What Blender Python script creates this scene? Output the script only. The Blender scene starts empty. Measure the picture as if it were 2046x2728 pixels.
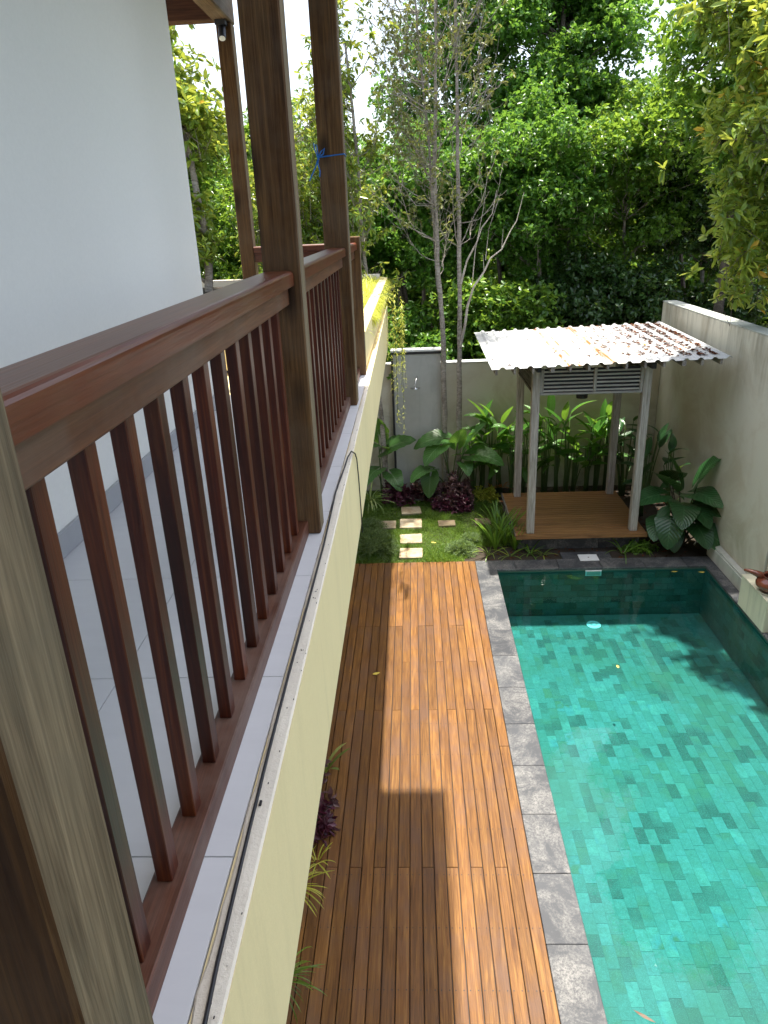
import bpy, bmesh, math, random
import numpy as np
from mathutils import Vector, Matrix, Euler
R = math.radians
scene = bpy.context.scene
COL = scene.collection

# ------------------------------------------------------------------ camera
cam_d = bpy.data.cameras.new('camera'); cam = bpy.data.objects.new('camera', cam_d); COL.objects.link(cam)
right = Vector((0.9986, 0.03513, -0.03952)); down = Vector((-0.02338, -0.37705, -0.9259)); fwd = Vector((-0.04742, 0.92553, -0.3757))
m = Matrix.Identity(4)
for i in range(3):
    m[i][0] = right[i]; m[i][1] = -down[i]; m[i][2] = -fwd[i]
m[0][3], m[1][3], m[2][3] = 0, 0, 4.6
cam.matrix_world = m
cam_d.sensor_fit = 'VERTICAL'; cam_d.sensor_height = 36; cam_d.lens = 1920.3 / 2728 * 36
cam_d.clip_start = 0.02; cam_d.clip_end = 500
scene.camera = cam
# ------------------------------------------------------------------ world, sun, exposure
world = bpy.data.worlds.new('World'); scene.world = world; world.use_nodes = True
wn, wl = world.node_tree.nodes, world.node_tree.links
bg = wn['Background']; sky = wn.new('ShaderNodeTexSky'); sky.sky_type = 'NISHITA'; sky.sun_disc = False
SUN_DIR = Vector((-0.009, -0.13, -1)).normalized()
sky.sun_elevation = R(82.6); sky.sun_rotation = R(0); sky.air_density = 1.0; sky.dust_density = 4.0; sky.ozone_density = 1.0
tc = wn.new('ShaderNodeTexCoord'); cn = wn.new('ShaderNodeTexNoise'); cn.inputs['Scale'].default_value = 2.2; cn.inputs['Detail'].default_value = 5
mp = wn.new('ShaderNodeMapping'); mp.inputs['Scale'].default_value = (1, 1, 2.5)
cr = wn.new('ShaderNodeValToRGB'); cr.color_ramp.elements[0].position = .22; cr.color_ramp.elements[1].position = .55
mx = wn.new('ShaderNodeMix'); mx.data_type = 'RGBA'
wl.new(tc.outputs['Generated'], mp.inputs[0]); wl.new(mp.outputs[0], cn.inputs['Vector']); wl.new(cn.outputs[0], cr.inputs[0])
ml = wn.new('ShaderNodeMath'); ml.operation = 'MULTIPLY'; ml.inputs[1].default_value = .6; wl.new(cr.outputs[0], ml.inputs[0])
wl.new(ml.outputs[0], mx.inputs[0]); wl.new(sky.outputs[0], mx.inputs[6]); mx.inputs[7].default_value = (2.35, 2.45, 2.5, 1)
wl.new(mx.outputs[2], bg.inputs[0]); bg.inputs[1].default_value = 0.15
sun_d = bpy.data.lights.new('sun', 'SUN'); sun = bpy.data.objects.new('sun', sun_d); COL.objects.link(sun)
sun_d.energy = 2.9; sun_d.angle = R(1.0); sun_d.color = (1.0, 0.94, 0.83)
sun.rotation_euler = SUN_DIR.to_track_quat('-Z', 'Y').to_euler(); sun.location = (0, 5, 30)
scene.view_settings.view_transform = 'Standard'; scene.view_settings.look = 'None'
scene.view_settings.exposure = 2.0; scene.view_settings.gamma = 1
scene.view_settings.use_curve_mapping = False
scene.cycles.max_bounces = 8; scene.cycles.transparent_max_bounces = 12

# ------------------------------------------------------------------ material helpers
class NT:
    def __init__(s, name):
        s.m = bpy.data.materials.new(name); s.m.use_nodes = True
        s.n, s.l = s.m.node_tree.nodes, s.m.node_tree.links
        s.b = s.n['Principled BSDF']; s.out = s.n['Material Output']
    def node(s, t, **k):
        o = s.n.new(t)
        for a, v in k.items(): setattr(o, a, v)
        return o
    def link(s, a, b): s.l.new(a, b)
    def val(s, sock, v):
        if hasattr(v, 'links') or hasattr(v, 'is_linked'): s.l.new(v, sock)
        else: sock.default_value = v
    def coords(s, scale=(1, 1, 1), rnd=True):
        tc = s.node('ShaderNodeTexCoord'); mp = s.node('ShaderNodeMapping'); mp.inputs['Scale'].default_value = scale
        if rnd:
            oi = s.node('ShaderNodeObjectInfo'); mu = s.node('ShaderNodeVectorMath', operation='MULTIPLY_ADD')
            cb = s.node('ShaderNodeCombineXYZ')
            for i in range(3): s.link(oi.outputs['Random'], cb.inputs[i])
            s.link(cb.outputs[0], mu.inputs[0]); mu.inputs[1].default_value = (37, 53, 71); s.link(tc.outputs['Object'], mu.inputs[2])
            s.link(mu.outputs[0], mp.inputs[0])
        else: s.link(tc.outputs['Object'], mp.inputs[0])
        return mp.outputs[0]
    def noise(s, vec, scale, detail=4, rough=.55, dist=0):
        n = s.node('ShaderNodeTexNoise'); s.link(vec, n.inputs['Vector']); n.inputs['Scale'].default_value = scale
        n.inputs['Detail'].default_value = detail; n.inputs['Roughness'].default_value = rough; n.inputs['Distortion'].default_value = dist
        return n.outputs[0]
    def ramp(s, f, stops, interp='LINEAR'):
        r = s.node('ShaderNodeValToRGB'); e = r.color_ramp.elements; r.color_ramp.interpolation = interp
        while len(e) < len(stops): e.new(.5)
        for k, (p, c) in zip(e, stops): k.position = p; k.color = (*c, 1) if len(c) == 3 else c
        s.link(f, r.inputs[0]); return r.outputs[0]
    def mix(s, f, a, b, mode='MIX'):
        x = s.node('ShaderNodeMix', data_type='RGBA', blend_type=mode)
        s.val(x.inputs[0], f)
        for i, v in ((6, a), (7, b)):
            if isinstance(v, tuple): x.inputs[i].default_value = (*v, 1)
            else: s.link(v, x.inputs[i])
        return x.outputs[2]
    def math(s, op, a, b=0., c=0.):
        x = s.node('ShaderNodeMath', operation=op)
        for i, v in enumerate((a, b, c)): s.val(x.inputs[i], v)
        return x.outputs[0]
    def bump(s, h, strength=.3, dist=.01):
        b = s.node('ShaderNodeBump'); b.inputs['Strength'].default_value = strength; b.inputs['Distance'].default_value = dist
        s.link(h, b.inputs['Height']); s.link(b.outputs[0], s.b.inputs['Normal']); return b.outputs[0]
    def done(s, col=None, rough=.6, **k):
        if col is not None: s.val(s.b.inputs['Base Color'], (*col, 1) if isinstance(col, tuple) else col)
        s.val(s.b.inputs['Roughness'], rough)
        for a, v in k.items(): s.b.inputs[a.replace('_', ' ')].default_value = v
        return s.m
    def island(s):
        g = s.node('ShaderNodeNewGeometry'); o = s.node('ShaderNodeObjectInfo')
        return s.math('FRACT', s.math('ADD', g.outputs['Random Per Island'], o.outputs['Random']))

def wood(name, cols, axis=2, rough=.55, fine=1., vary=.35, coat=0., bump=.25, grey=None, knots=False):
    t = NT(name); sc = [26, 26, 26]; sc[axis] = 1.3
    v = t.coords(tuple(sc)); n = t.noise(v, 1.0, 5, .6, 1.6)
    sc2 = [170, 170, 170]; sc2[axis] = 5
    f = t.noise(t.coords(tuple(sc2)), 1, 3, .6, .3)
    c = t.ramp(n, [(.28, cols[0]), (.5, cols[1]), (.72, cols[2])])
    c = t.mix(t.math('MULTIPLY', t.ramp(f, [(.4, (1, 1, 1)), (.62, (0, 0, 0))]), .45 * fine), c, tuple(x * .45 for x in cols[0]))
    if grey:
        g = t.noise(t.coords((1.3, 1.3, 1.3)), 1.6, 5, .65)
        c = t.mix(t.math('MULTIPLY', t.ramp(g, [(.45, (0, 0, 0)), (.68, (1, 1, 1))]), .7), c, grey)
    oi = t.node('ShaderNodeObjectInfo'); hs = t.node('ShaderNodeHueSaturation')
    t.link(c, hs.inputs['Color']); t.val(hs.inputs['Value'], t.math('MULTIPLY_ADD', oi.outputs['Random'], vary, 1 - vary / 2))
    if knots:
        vo = t.node('ShaderNodeTexVoronoi'); kv = [7, 7, 7]; kv[axis] = 2.2; t.link(t.coords(tuple(kv)), vo.inputs['Vector'])
        vo.inputs['Scale'].default_value = 1
        k = t.ramp(vo.outputs['Distance'], [(.08, (1, 1, 1)), (.24, (0, 0, 0))])
        cc = t.mix(t.math('MULTIPLY', k, .8), hs.outputs[0], tuple(x * .3 for x in cols[0]))
    else: cc = hs.outputs[0]
    t.bump(t.math('ADD', f, t.math('MULTIPLY', n, .6)), bump, .004)
    return t.done(cc, rough, Coat_Weight=coat, Coat_Roughness=.3, Specular_IOR_Level=.28)

def plaster(name, col, stain, amount=.6, streak=.6, rough=.85, bump=.25, rnd=False, moss=None):
    t = NT(name); v = t.coords(rnd=rnd)
    n = t.noise(v, 1.3, 6, .62); n2 = t.noise(t.coords((3.2, 3.2, .5), rnd), 1, 7, .7, 1.2); n3 = t.noise(v, 60, 4, .7)
    a = t.math('MULTIPLY', t.ramp(n, [(.42, (0, 0, 0)), (.72, (1, 1, 1))]), amount)
    b = t.math('MULTIPLY', t.ramp(n2, [(.5, (0, 0, 0)), (.75, (1, 1, 1))]), streak)
    c = t.mix(a, col, stain); c = t.mix(b, c, tuple(x * .6 for x in stain))
    if moss:
        mn = t.noise(v, 4, 8, .75); c = t.mix(t.math('MULTIPLY', t.ramp(mn, [(.5, (0, 0, 0)), (.7, (1, 1, 1))]), .8), c, moss)
    c = t.mix(t.math('MULTIPLY', n3, .25), c, tuple(x * .6 for x in col))
    t.bump(t.math('ADD', n3, n), bump, .006)
    return t.done(c, rough)

def leafmat(name, stops, rough=.38, trans=.35, tcol=None, rnd_size=None, spec=.5):
    t = NT(name); f = t.island()
    n = t.noise(t.coords(rnd=False), .9, 3)
    f2 = t.math('ADD', t.math('MULTIPLY', f, .75), t.math('MULTIPLY_ADD', n, .9, -.32))
    c = t.ramp(f2, stops)
    t.done(c, rough); t.b.inputs['Specular IOR Level'].default_value = spec
    tr = t.node('ShaderNodeBsdfTranslucent'); t.link(t.mix(.55, c, tcol or (.45, .62, .06), 'MIX'), tr.inputs['Color'])
    ms = t.node('ShaderNodeMixShader'); ms.inputs[0].default_value = trans
    t.link(t.b.outputs[0], ms.inputs[1]); t.link(tr.outputs[0], ms.inputs[2]); t.link(ms.outputs[0], t.out.inputs[0])
    return t.m

def simple(name, col, rough=.5, metal=0., noise=.25, scale=20, bump=0.):
    t = NT(name); n = t.noise(t.coords(), scale, 4)
    c = t.mix(t.math('MULTIPLY', n, noise), col, tuple(x * .5 for x in col))
    if bump: t.bump(n, bump, .005)
    t.b.inputs['Metallic'].default_value = metal
    return t.done(c, rough)

M = {}
M['post'] = wood('weathered_teak', [(.05, .022, .007), (.12, .058, .018), (.20, .108, .036)], 2, .75, 1.0, .2, 0, .5, (.13, .085, .05), knots=True)
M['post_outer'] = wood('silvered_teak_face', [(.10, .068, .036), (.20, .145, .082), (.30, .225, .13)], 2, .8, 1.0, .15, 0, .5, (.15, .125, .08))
M['beam_x'] = wood('weathered_teak_across', [(.05, .018, .01), (.09, .035, .018), (.12, .05, .025)], 0, .6)
M['beam_y'] = wood('weathered_teak_lengthwise', [(.06, .035, .018), (.12, .075, .045), (.2, .14, .09)], 1, .65, grey=(.2, .16, .12))
M['rail'] = wood('mahogany_lengthwise', [(.085, .013, .004), (.145, .029, .008), (.20, .053, .015)], 1, .36, .8, .25, .22, .22, (.14, .06, .03))
M['rail_grey'] = wood('worn_mahogany_lengthwise', [(.085, .026, .010), (.145, .052, .020), (.20, .085, .038)], 1, .5, .9, .2, .1, .25, (.16, .11, .08))
M['rail_worn'] = wood('scuffed_mahogany', [(.07, .022, .010), (.115, .042, .022), (.16, .065, .036)], 1, .5, .9, .2, .1, .3, (.20, .14, .11))
M['rail_x'] = wood('mahogany_across', [(.06, .016, .008), (.10, .03, .014), (.14, .05, .025)], 0, .4, .8, .25, .2)
M['baluster'] = wood('mahogany_upright', [(.03, .004, .0015), (.08, .014, .004), (.165, .044, .010)], 2, .45, .8, .6, .4, .18)
M['deck'] = wood('teak_decking', [(.085, .034, .010), (.175, .077, .019), (.275, .138, .037)], 1, .55, .8, .45, .0, .35, (.12, .065, .042))
M['platform'] = wood('dark_teak_planks', [(.14, .062, .022), (.255, .125, .045), (.35, .185, .07)], 0, .45, .7, .3, .1, .2)
M['greywood'] = wood('silvered_timber', [(.22, .19, .165), (.42, .38, .34), (.56, .52, .47)], 2, .8, 1.0, .2, 0, .5)
M['greywood_x'] = wood('silvered_timber_across', [(.26, .24, .22), (.44, .41, .38), (.58, .55, .51)], 0, .8, 1.0, .3, 0, .4)
M['greywood_y'] = wood('silvered_timber_lengthwise', [(.13, .11, .095), (.25, .22, .19), (.36, .33, .29)], 1, .8, 1.0, .3, 0, .4)
M['white_wall'] = plaster('white_paint', (.86, .86, .80), (.81, .82, .76), .4, .0, .8, .06)
M['fascia'] = plaster('cream_render', (.84, .70, .38), (.78, .65, .34), .6, .25, .85, .15)
M['added_wing_wall'] = plaster('grey_brown_render', (.22, .19, .15), (.15, .13, .10), .5, .3)  # for the added wall behind the camera that blocks skylight
M['ledge'] = plaster('rough_cream_concrete', (.84, .77, .63), (.68, .61, .50), .7, .0, .9, .6)
M['garden_wall'] = plaster('weathered_render', (.60, .57, .46), (.42, .39, .29), .9, .35, .9, .4)
M['wall_top'] = plaster('mossy_wall_top', (.50, .52, .48), (.25, .27, .22), .9, .0, .9, .5, moss=(.12, .13, .10))
M['shower_wall'] = plaster('grey_concrete', (.46, .47, .45), (.33, .34, .32), .8, .5, .8, .25)
M['white_cap'] = plaster('white_coping', (.75, .76, .75), (.5, .5, .48), .6, 0, .8, .3)
M['black_trim'] = simple('black_trim', (.02, .02, .024), .6)
M['block'] = plaster('cream_stone_block', (.62, .60, .45), (.40, .42, .34), .6, .7, .85, .3)
M['chrome'] = simple('chrome', (.7, .7, .7), .15, 1., .1)
M['black_metal'] = simple('black_metal', (.015, .015, .017), .5)
M['lens'] = simple('lamp_glass', (.75, .78, .8), .2)
M['cable'] = simple('black_cable', (.01, .01, .012), .45)
M['blue'] = simple('blue_string', (.02, .16, .50), .4)
M['soil'] = plaster('dark_soil', (.045, .033, .022), (.02, .015, .01), .8, 0, .95, 1.)
M['lawn_soil'] = plaster('lawn_soil', (.05, .06, .02), (.03, .035, .015), .8, 0, .95, 1.)
M['forest_floor'] = plaster('forest_floor', (.03, .027, .016), (.015, .014, .01), .8, 0, .95, 1.)
M['concrete'] = plaster('plain_concrete', (.38, .37, .34), (.28, .27, .25), .8, .2)
def bark(name, c1, c2, c3):
    t = NT(name); n = t.noise(t.coords((9, 9, 22)), 1, 6, .7, 1.2); n2 = t.noise(t.coords((5, 5, 2.2)), 1, 5, .65)
    c = t.mix(t.ramp(n, [(.36, (0, 0, 0)), (.62, (1, 1, 1))]), c2, c1)
    c = t.mix(t.math('MULTIPLY', t.ramp(n2, [(.52, (0, 0, 0)), (.66, (1, 1, 1))]), .85), c, c3)
    t.bump(t.math('ADD', n, n2), 1., .02); return t.done(c, .9)
M['bark'] = bark('grey_bark', (.38, .345, .30), (.17, .145, .12), (.085, .07, .055))
M['bark_dark'] = bark('dark_bark', (.14, .115, .09), (.06, .048, .036), (.03, .025, .02))
M['bark_pale'] = bark('pale_bark', (.52, .48, .42), (.36, .32, .27), (.24, .2, .17))
M['white_plastic'] = simple('white_plastic', (.75, .77, .77), .4, 0, .15)
M['concrete_pipe'] = plaster('painted_trunking', (.50, .51, .46), (.30, .31, .25), .9, .6, .8, .3)

t = NT('stained_side_wall'); v = t.coords(rnd=False); tcs = t.node('ShaderNodeTexCoord'); sps = t.node('ShaderNodeSeparateXYZ'); t.link(tcs.outputs['Object'], sps.inputs[0])
n = t.noise(v, 1.1, 7, .65, .6); st1 = t.noise(t.coords((4.5, 4.5, .45), False), 1, 7, .7, .8); sp1 = t.noise(v, 45, 5, .8)
topd = t.math('MULTIPLY', t.ramp(st1, [(.44, (0, 0, 0)), (.62, (1, 1, 1))]), t.ramp(t.math('DIVIDE', sps.outputs[2], 3.14), [(.72, (0, 0, 0)), (1, (1, 1, 1))]))
based = t.math('MULTIPLY', t.ramp(n, [(.38, (0, 0, 0)), (.6, (1, 1, 1))]), t.ramp(t.math('DIVIDE', sps.outputs[2], 3.14), [(.0, (1, 1, 1)), (.3, (0, 0, 0))]))
c = t.mix(t.math('MULTIPLY', t.ramp(n, [(.45, (0, 0, 0)), (.62, (1, 1, 1))]), .6), (.60, .57, .47), (.44, .37, .26))
c = t.mix(t.math('MULTIPLY', topd, .75), c, (.17, .15, .11)); c = t.mix(t.math('MULTIPLY', based, .6), c, (.20, .21, .13))
c = t.mix(t.math('MULTIPLY', sp1, .3), c, (.36, .34, .27)); t.bump(t.math('ADD', sp1, n), .45, .006); M['side_wall'] = t.done(c, .9)
t = NT('floor_tile'); v = t.coords((3, 14, 3)); n = t.noise(v, 1.2, 6, .65, .6)
M['floor_tile'] = t.done(t.mix(t.math('MULTIPLY', n, .5), (.70, .70, .69), (.50, .50, .50)), .42)
M['grout'] = simple('grout', (.22, .22, .22), .9)
M['skirting'] = simple('grey_skirting', (.40, .41, .42), .5)

t = NT('slate_coping'); v = t.coords()
n = t.noise(v, 3.2, 10, .8, .5); n2 = t.noise(v, 55, 6, .85); n3 = t.noise(v, 1.1, 4)
c = t.mix(t.ramp(n3, [(.35, (0, 0, 0)), (.65, (1, 1, 1))]), (.026, .029, .036), (.048, .052, .060))
w = t.math('MULTIPLY', t.ramp(n, [(.44, (0, 0, 0)), (.60, (1, 1, 1))]), t.ramp(n2, [(.38, (0, 0, 0)), (.58, (1, 1, 1))]))
c = t.mix(t.math('MULTIPLY', w, .75), c, (.23, .225, .215))
t.bump(n2, .25, .004); M['slate'] = t.done(c, .62)

t = NT('pool_tile'); f = t.island(); v = t.coords()
n = t.noise(v, 22, 9, .85, .5); n2 = t.noise(v, 110, 5, .85); ge = t.node('ShaderNodeNewGeometry'); gc = t.noise(ge.outputs['Position'], 1.1, 5, .6)
gf = t.noise(ge.outputs['Position'], .9, 4, .6)
c = t.ramp(t.math('ADD', t.math('MULTIPLY', f, .92), t.math('MULTIPLY_ADD', gf, 1.6, -.86)), [(0, (.045, .045, .035)), (.06, (.06, .07, .055)), (.13, (.08, .105, .085)), (.20, (.095, .11, .065)), (.28, (.095, .14, .12)), (.55, (.10, .15, .125)), (.75, (.115, .17, .16)), (.9, (.15, .215, .18)), (.97, (.10, .17, .185)), (1, (.10, .11, .05))])
c = t.mix(t.math('MULTIPLY', t.ramp(n, [(.40, (0, 0, 0)), (.65, (1, 1, 1))]), .75), c, (.05, .08, .06))
c = t.mix(t.math('MULTIPLY', t.ramp(n2, [(.5, (0, 0, 0)), (.7, (1, 1, 1))]), .55), c, (.22, .31, .26))
c = t.mix(t.math('MULTIPLY', t.ramp(gc, [(.5, (0, 0, 0)), (.64, (1, 1, 1))]), .5), c, (.085, .105, .055))
M['pool_tile'] = t.done(c, .7)
M['pool_grout'] = simple('pool_grout', (.12, .17, .14), .9)

t = NT('pool_water'); v = t.coords(rnd=False); n = t.noise(v, 3.2, 3, .5, .4); n2 = t.noise(v, 11, 2)
b = t.node('ShaderNodeBump'); b.inputs['Strength'].default_value = .10; b.inputs['Distance'].default_value = .02
t.link(t.math('ADD', n, t.math('MULTIPLY', n2, .25)), b.inputs['Height'])
gl = t.node('ShaderNodeBsdfGlossy'); gl.inputs['Roughness'].default_value = .015; t.link(b.outputs[0], gl.inputs['Normal'])
tr = t.node('ShaderNodeBsdfTransparent'); tr.inputs[0].default_value = (.39, .89, .91, 1)
fr = t.node('ShaderNodeFresnel'); fr.inputs[0].default_value = 1.42; t.link(b.outputs[0], fr.inputs['Normal'])
ms = t.node('ShaderNodeMixShader'); t.link(fr.outputs[0], ms.inputs[0]); t.link(tr.outputs[0], ms.inputs[1]); t.link(gl.outputs[0], ms.inputs[2])
t.link(ms.outputs[0], t.out.inputs[0]); M['water'] = t.m

t = NT('painted_roof_sheet'); tcn = t.node('ShaderNodeTexCoord'); sp = t.node('ShaderNodeSeparateXYZ'); t.link(tcn.outputs['Object'], sp.inputs[0])
v = t.coords((40, 1.2, 5), False); n = t.noise(v, 1, 6, .7); n2 = t.noise(t.coords(rnd=False), 5, 5, .7)
def band(x0, w):
    d = t.math('ABSOLUTE', t.math('SUBTRACT', sp.outputs[0], x0)); return t.math('SUBTRACT', 1., t.math('MINIMUM', t.math('DIVIDE', d, w), 1.))
rb = t.math('MAXIMUM', band(-.43, .045), t.math('MAXIMUM', band(-.30, .035), band(.12, .05)))
rust = t.math('MULTIPLY', rb, t.ramp(n, [(.38, (0, 0, 0)), (.6, (1, 1, 1))]))
c = t.mix(t.math('MULTIPLY', t.ramp(n2, [(.5, (0, 0, 0)), (.8, (1, 1, 1))]), .4), (.43, .44, .45), (.30, .28, .25))
c = t.mix(t.math('MULTIPLY', t.math('MAXIMUM', band(.2, .55), 0.), t.math('MULTIPLY', n2, .5)), c, (.50, .42, .24))
rust = t.math('MULTIPLY', rust, t.ramp(t.noise(t.coords((1.5, 1.5, 1.5), False), 1.6, 2), [(.42, (0, 0, 0)), (.55, (1, 1, 1))]))
M['roof_sheet'] = t.done(t.mix(t.math('MINIMUM', t.math('MULTIPLY', rust, 1.6), 1.), c, (.36, .12, .02)), .45)

G1 = [(0, (.035, .085, .015)), (.3, (.065, .16, .022)), (.6, (.105, .235, .03)), (.85, (.16, .31, .035)), (1, (.28, .40, .06))]
M['leaf_bright'] = leafmat('leaf_bright_green', [(0, (.03, .085, .012)), (.35, (.055, .155, .018)), (.7, (.085, .23, .026)), (1, (.17, .34, .045))], .36, .45, (.30, .50, .06))
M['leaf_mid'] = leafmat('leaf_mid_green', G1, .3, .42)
M['leaf_olive'] = leafmat('leaf_olive_green', [(0, (.045, .11, .016)), (.35, (.10, .20, .026)), (.7, (.19, .31, .04)), (.94, (.36, .44, .06)), (1, (.6, .34, .04))], .3, .42, (.62, .60, .08))
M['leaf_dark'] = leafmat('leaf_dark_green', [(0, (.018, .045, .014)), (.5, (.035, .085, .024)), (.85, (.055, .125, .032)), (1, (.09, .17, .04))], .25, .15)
M['leaf_drab'] = leafmat('leaf_drab_green', [(0, (.06, .075, .025)), (.6, (.12, .15, .04)), (.93, (.2, .22, .05)), (1, (.6, .28, .03))], .4, .3, (.5, .5, .1))
M['leaf_grass'] = leafmat('lawn_blades', [(0, (.05, .11, .015)), (.5, (.10, .21, .03)), (1, (.22, .32, .07))], .5, .4)
M['leaf_yellow'] = leafmat('yellow_grass_blades', [(0, (.28, .34, .04)), (.5, (.46, .50, .07)), (1, (.62, .60, .12))], .5, .4, (.8, .8, .1))
M['leaf_purple'] = leafmat('purple_leaves', [(0, (.035, .010, .018)), (.5, (.08, .022, .04)), (.85, (.15, .045, .075)), (1, (.12, .13, .05))], .4, .25, (.35, .05, .15))
M['leaf_plum'] = leafmat('dusky_plum_leaves', [(0, (.05, .025, .03)), (.5, (.11, .055, .06)), (1, (.18, .11, .10))], .4, .2, (.3, .12, .12))
M['leaf_fern'] = leafmat('feathery_leaves', [(0, (.06, .11, .04)), (.5, (.14, .22, .09)), (1, (.26, .35, .17))], .6, .35)
M['leaf_orange'] = leafmat('orange_leaves', [(0, (.3, .09, .02)), (1, (.6, .25, .05))], .4, .35, (.8, .3, .05))
M['leaf_litter'] = leafmat('dry_leaves', [(0, (.02, .008, .004)), (.5, (.06, .019, .007)), (.85, (.15, .045, .012)), (1, (.4, .2, .03))], .8, .05, (.2, .06, .02), spec=.15)
M['leaf_variegated'] = leafmat('striped_leaves', [(0, (.06, .12, .03)), (.5, (.14, .22, .06)), (1, (.35, .40, .14))], .4, .3)

def veined(name, base, light, trans=.25, rough=.3):
    t = NT(name); uv = t.node('ShaderNodeUVMap'); sp = t.node('ShaderNodeSeparateXYZ'); t.link(uv.outputs[0], sp.inputs[0])
    av = t.math('ABSOLUTE', t.math('SUBTRACT', sp.outputs[1], .5))
    ph = t.math('FRACT', t.math('MULTIPLY_ADD', sp.outputs[0], 9., t.math('MULTIPLY', av, -6.)))
    vein = t.ramp(t.math('ABSOLUTE', t.math('SUBTRACT', ph, .5)), [(.0, (1, 1, 1)), (.09, (0, 0, 0))])
    mid = t.ramp(av, [(.0, (1, 1, 1)), (.035, (0, 0, 0))])
    k = t.math('MAXIMUM', t.math('MULTIPLY', vein, .6), mid)
    n = t.noise(t.coords(), 6, 4); oi = t.node('ShaderNodeObjectInfo')
    c = t.mix(t.math('MULTIPLY', n, .6), base, tuple(x * .55 for x in base)); c = t.mix(t.math('MULTIPLY', k, .7), c, light)
    hs = t.node('ShaderNodeHueSaturation'); t.link(c, hs.inputs['Color']); t.val(hs.inputs['Value'], t.math('MULTIPLY_ADD', oi.outputs['Random'], .7, .65))
    t.bump(t.ramp(t.math('ABSOLUTE', t.math('SUBTRACT', ph, .5)), [(.0, (0, 0, 0)), (.4, (1, 1, 1))]), .35, .01)
    t.done(hs.outputs[0], rough)
    tr = t.node('ShaderNodeBsdfTranslucent'); t.link(t.mix(.5, hs.outputs[0], (.35, .6, .05)), tr.inputs['Color'])
    ms = t.node('ShaderNodeMixShader'); ms.inputs[0].default_value = trans
    t.link(t.b.outputs[0], ms.inputs[1]); t.link(tr.outputs[0], ms.inputs[2]); t.link(ms.outputs[0], t.out.inputs[0]); return t.m
M['taro'] = veined('taro_leaf', (.07, .19, .045), (.28, .42, .20), .3)
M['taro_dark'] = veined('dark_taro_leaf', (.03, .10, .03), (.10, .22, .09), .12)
M['canna'] = veined('canna_leaf', (.075, .22, .03), (.2, .4, .10), .4)
M['stem'] = simple('green_stem', (.07, .12, .03), .5)
M['stem_dark'] = simple('brown_stem', (.05, .04, .025), .7)
t = NT('glazed_clay'); n = t.noise(t.coords(), 6, 4); M['clay'] = t.done(t.mix(n, (.10, .022, .012), (.26, .07, .035)), .22, Coat_Weight=.5)
t = NT('stepping_stone_mat'); v = t.coords(); n = t.noise(v, 6, 6, .7); n2 = t.noise(v, 50, 4)
t.bump(n2, .4, .004); M['step_stone'] = t.done(t.mix(t.ramp(n, [(.4, (0, 0, 0)), (.65, (1, 1, 1))]), (.42, .36, .25), (.26, .185, .10)), .8)

M['step_brown'] = plaster('shaded_brown_stone', (.20, .15, .09), (.10, .09, .045), .9, 0, .9, .6)  # brown stone, with the shade over it put into the colour
# ------------------------------------------------------------------ geometry helpers
ORG = {}
def reg(o, org): ORG[o.name] = Vector(org)
def props(o, label=None, cat=None, group=None, kind=None):
    if label: o['label'] = label
    if cat: o['category'] = cat
    if group: o['group'] = group
    if kind: o['kind'] = kind
    return o
def thing(name, label, cat, loc=(0, 0, 0), group=None):
    o = bpy.data.objects.new(name, None); COL.objects.link(o); o.location = loc; o.empty_display_size = .1; reg(o, loc)
    return props(o, label, cat, group)
def link_mesh(name, me, mat=None, parent=None, org=None, kind=None, smooth=False):
    """me is in world coordinates; it is moved to the parent's origin (or org)"""
    o = bpy.data.objects.new(name, me); COL.objects.link(o)
    po = ORG[parent.name] if parent else Vector((0, 0, 0))
    org = Vector(org) if org is not None else po
    if org.length > 0: me.transform(Matrix.Translation(-org))
    o.location = org - po; reg(o, org)
    if parent: o.parent = parent
    if mat is not None: me.materials.append(mat)
    if smooth: me.polygons.foreach_set('use_smooth', [True] * len(me.polygons))
    if kind: o['kind'] = kind
    return o
def inst(name, me, loc, parent=None, rot=None, scale=None, mtx=None):
    """shared mesh in its own local coordinates, loc in world coordinates"""
    o = bpy.data.objects.new(name, me); COL.objects.link(o)
    po = ORG[parent.name] if parent else Vector((0, 0, 0))
    if mtx is not None: o.matrix_basis = Matrix.Translation(Vector(loc) - po) @ mtx.to_4x4()
    else:
        o.location = Vector(loc) - po
        if rot: o.rotation_euler = rot
        if scale: o.scale = scale
    if parent: o.parent = parent
    reg(o, loc); return o
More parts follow.
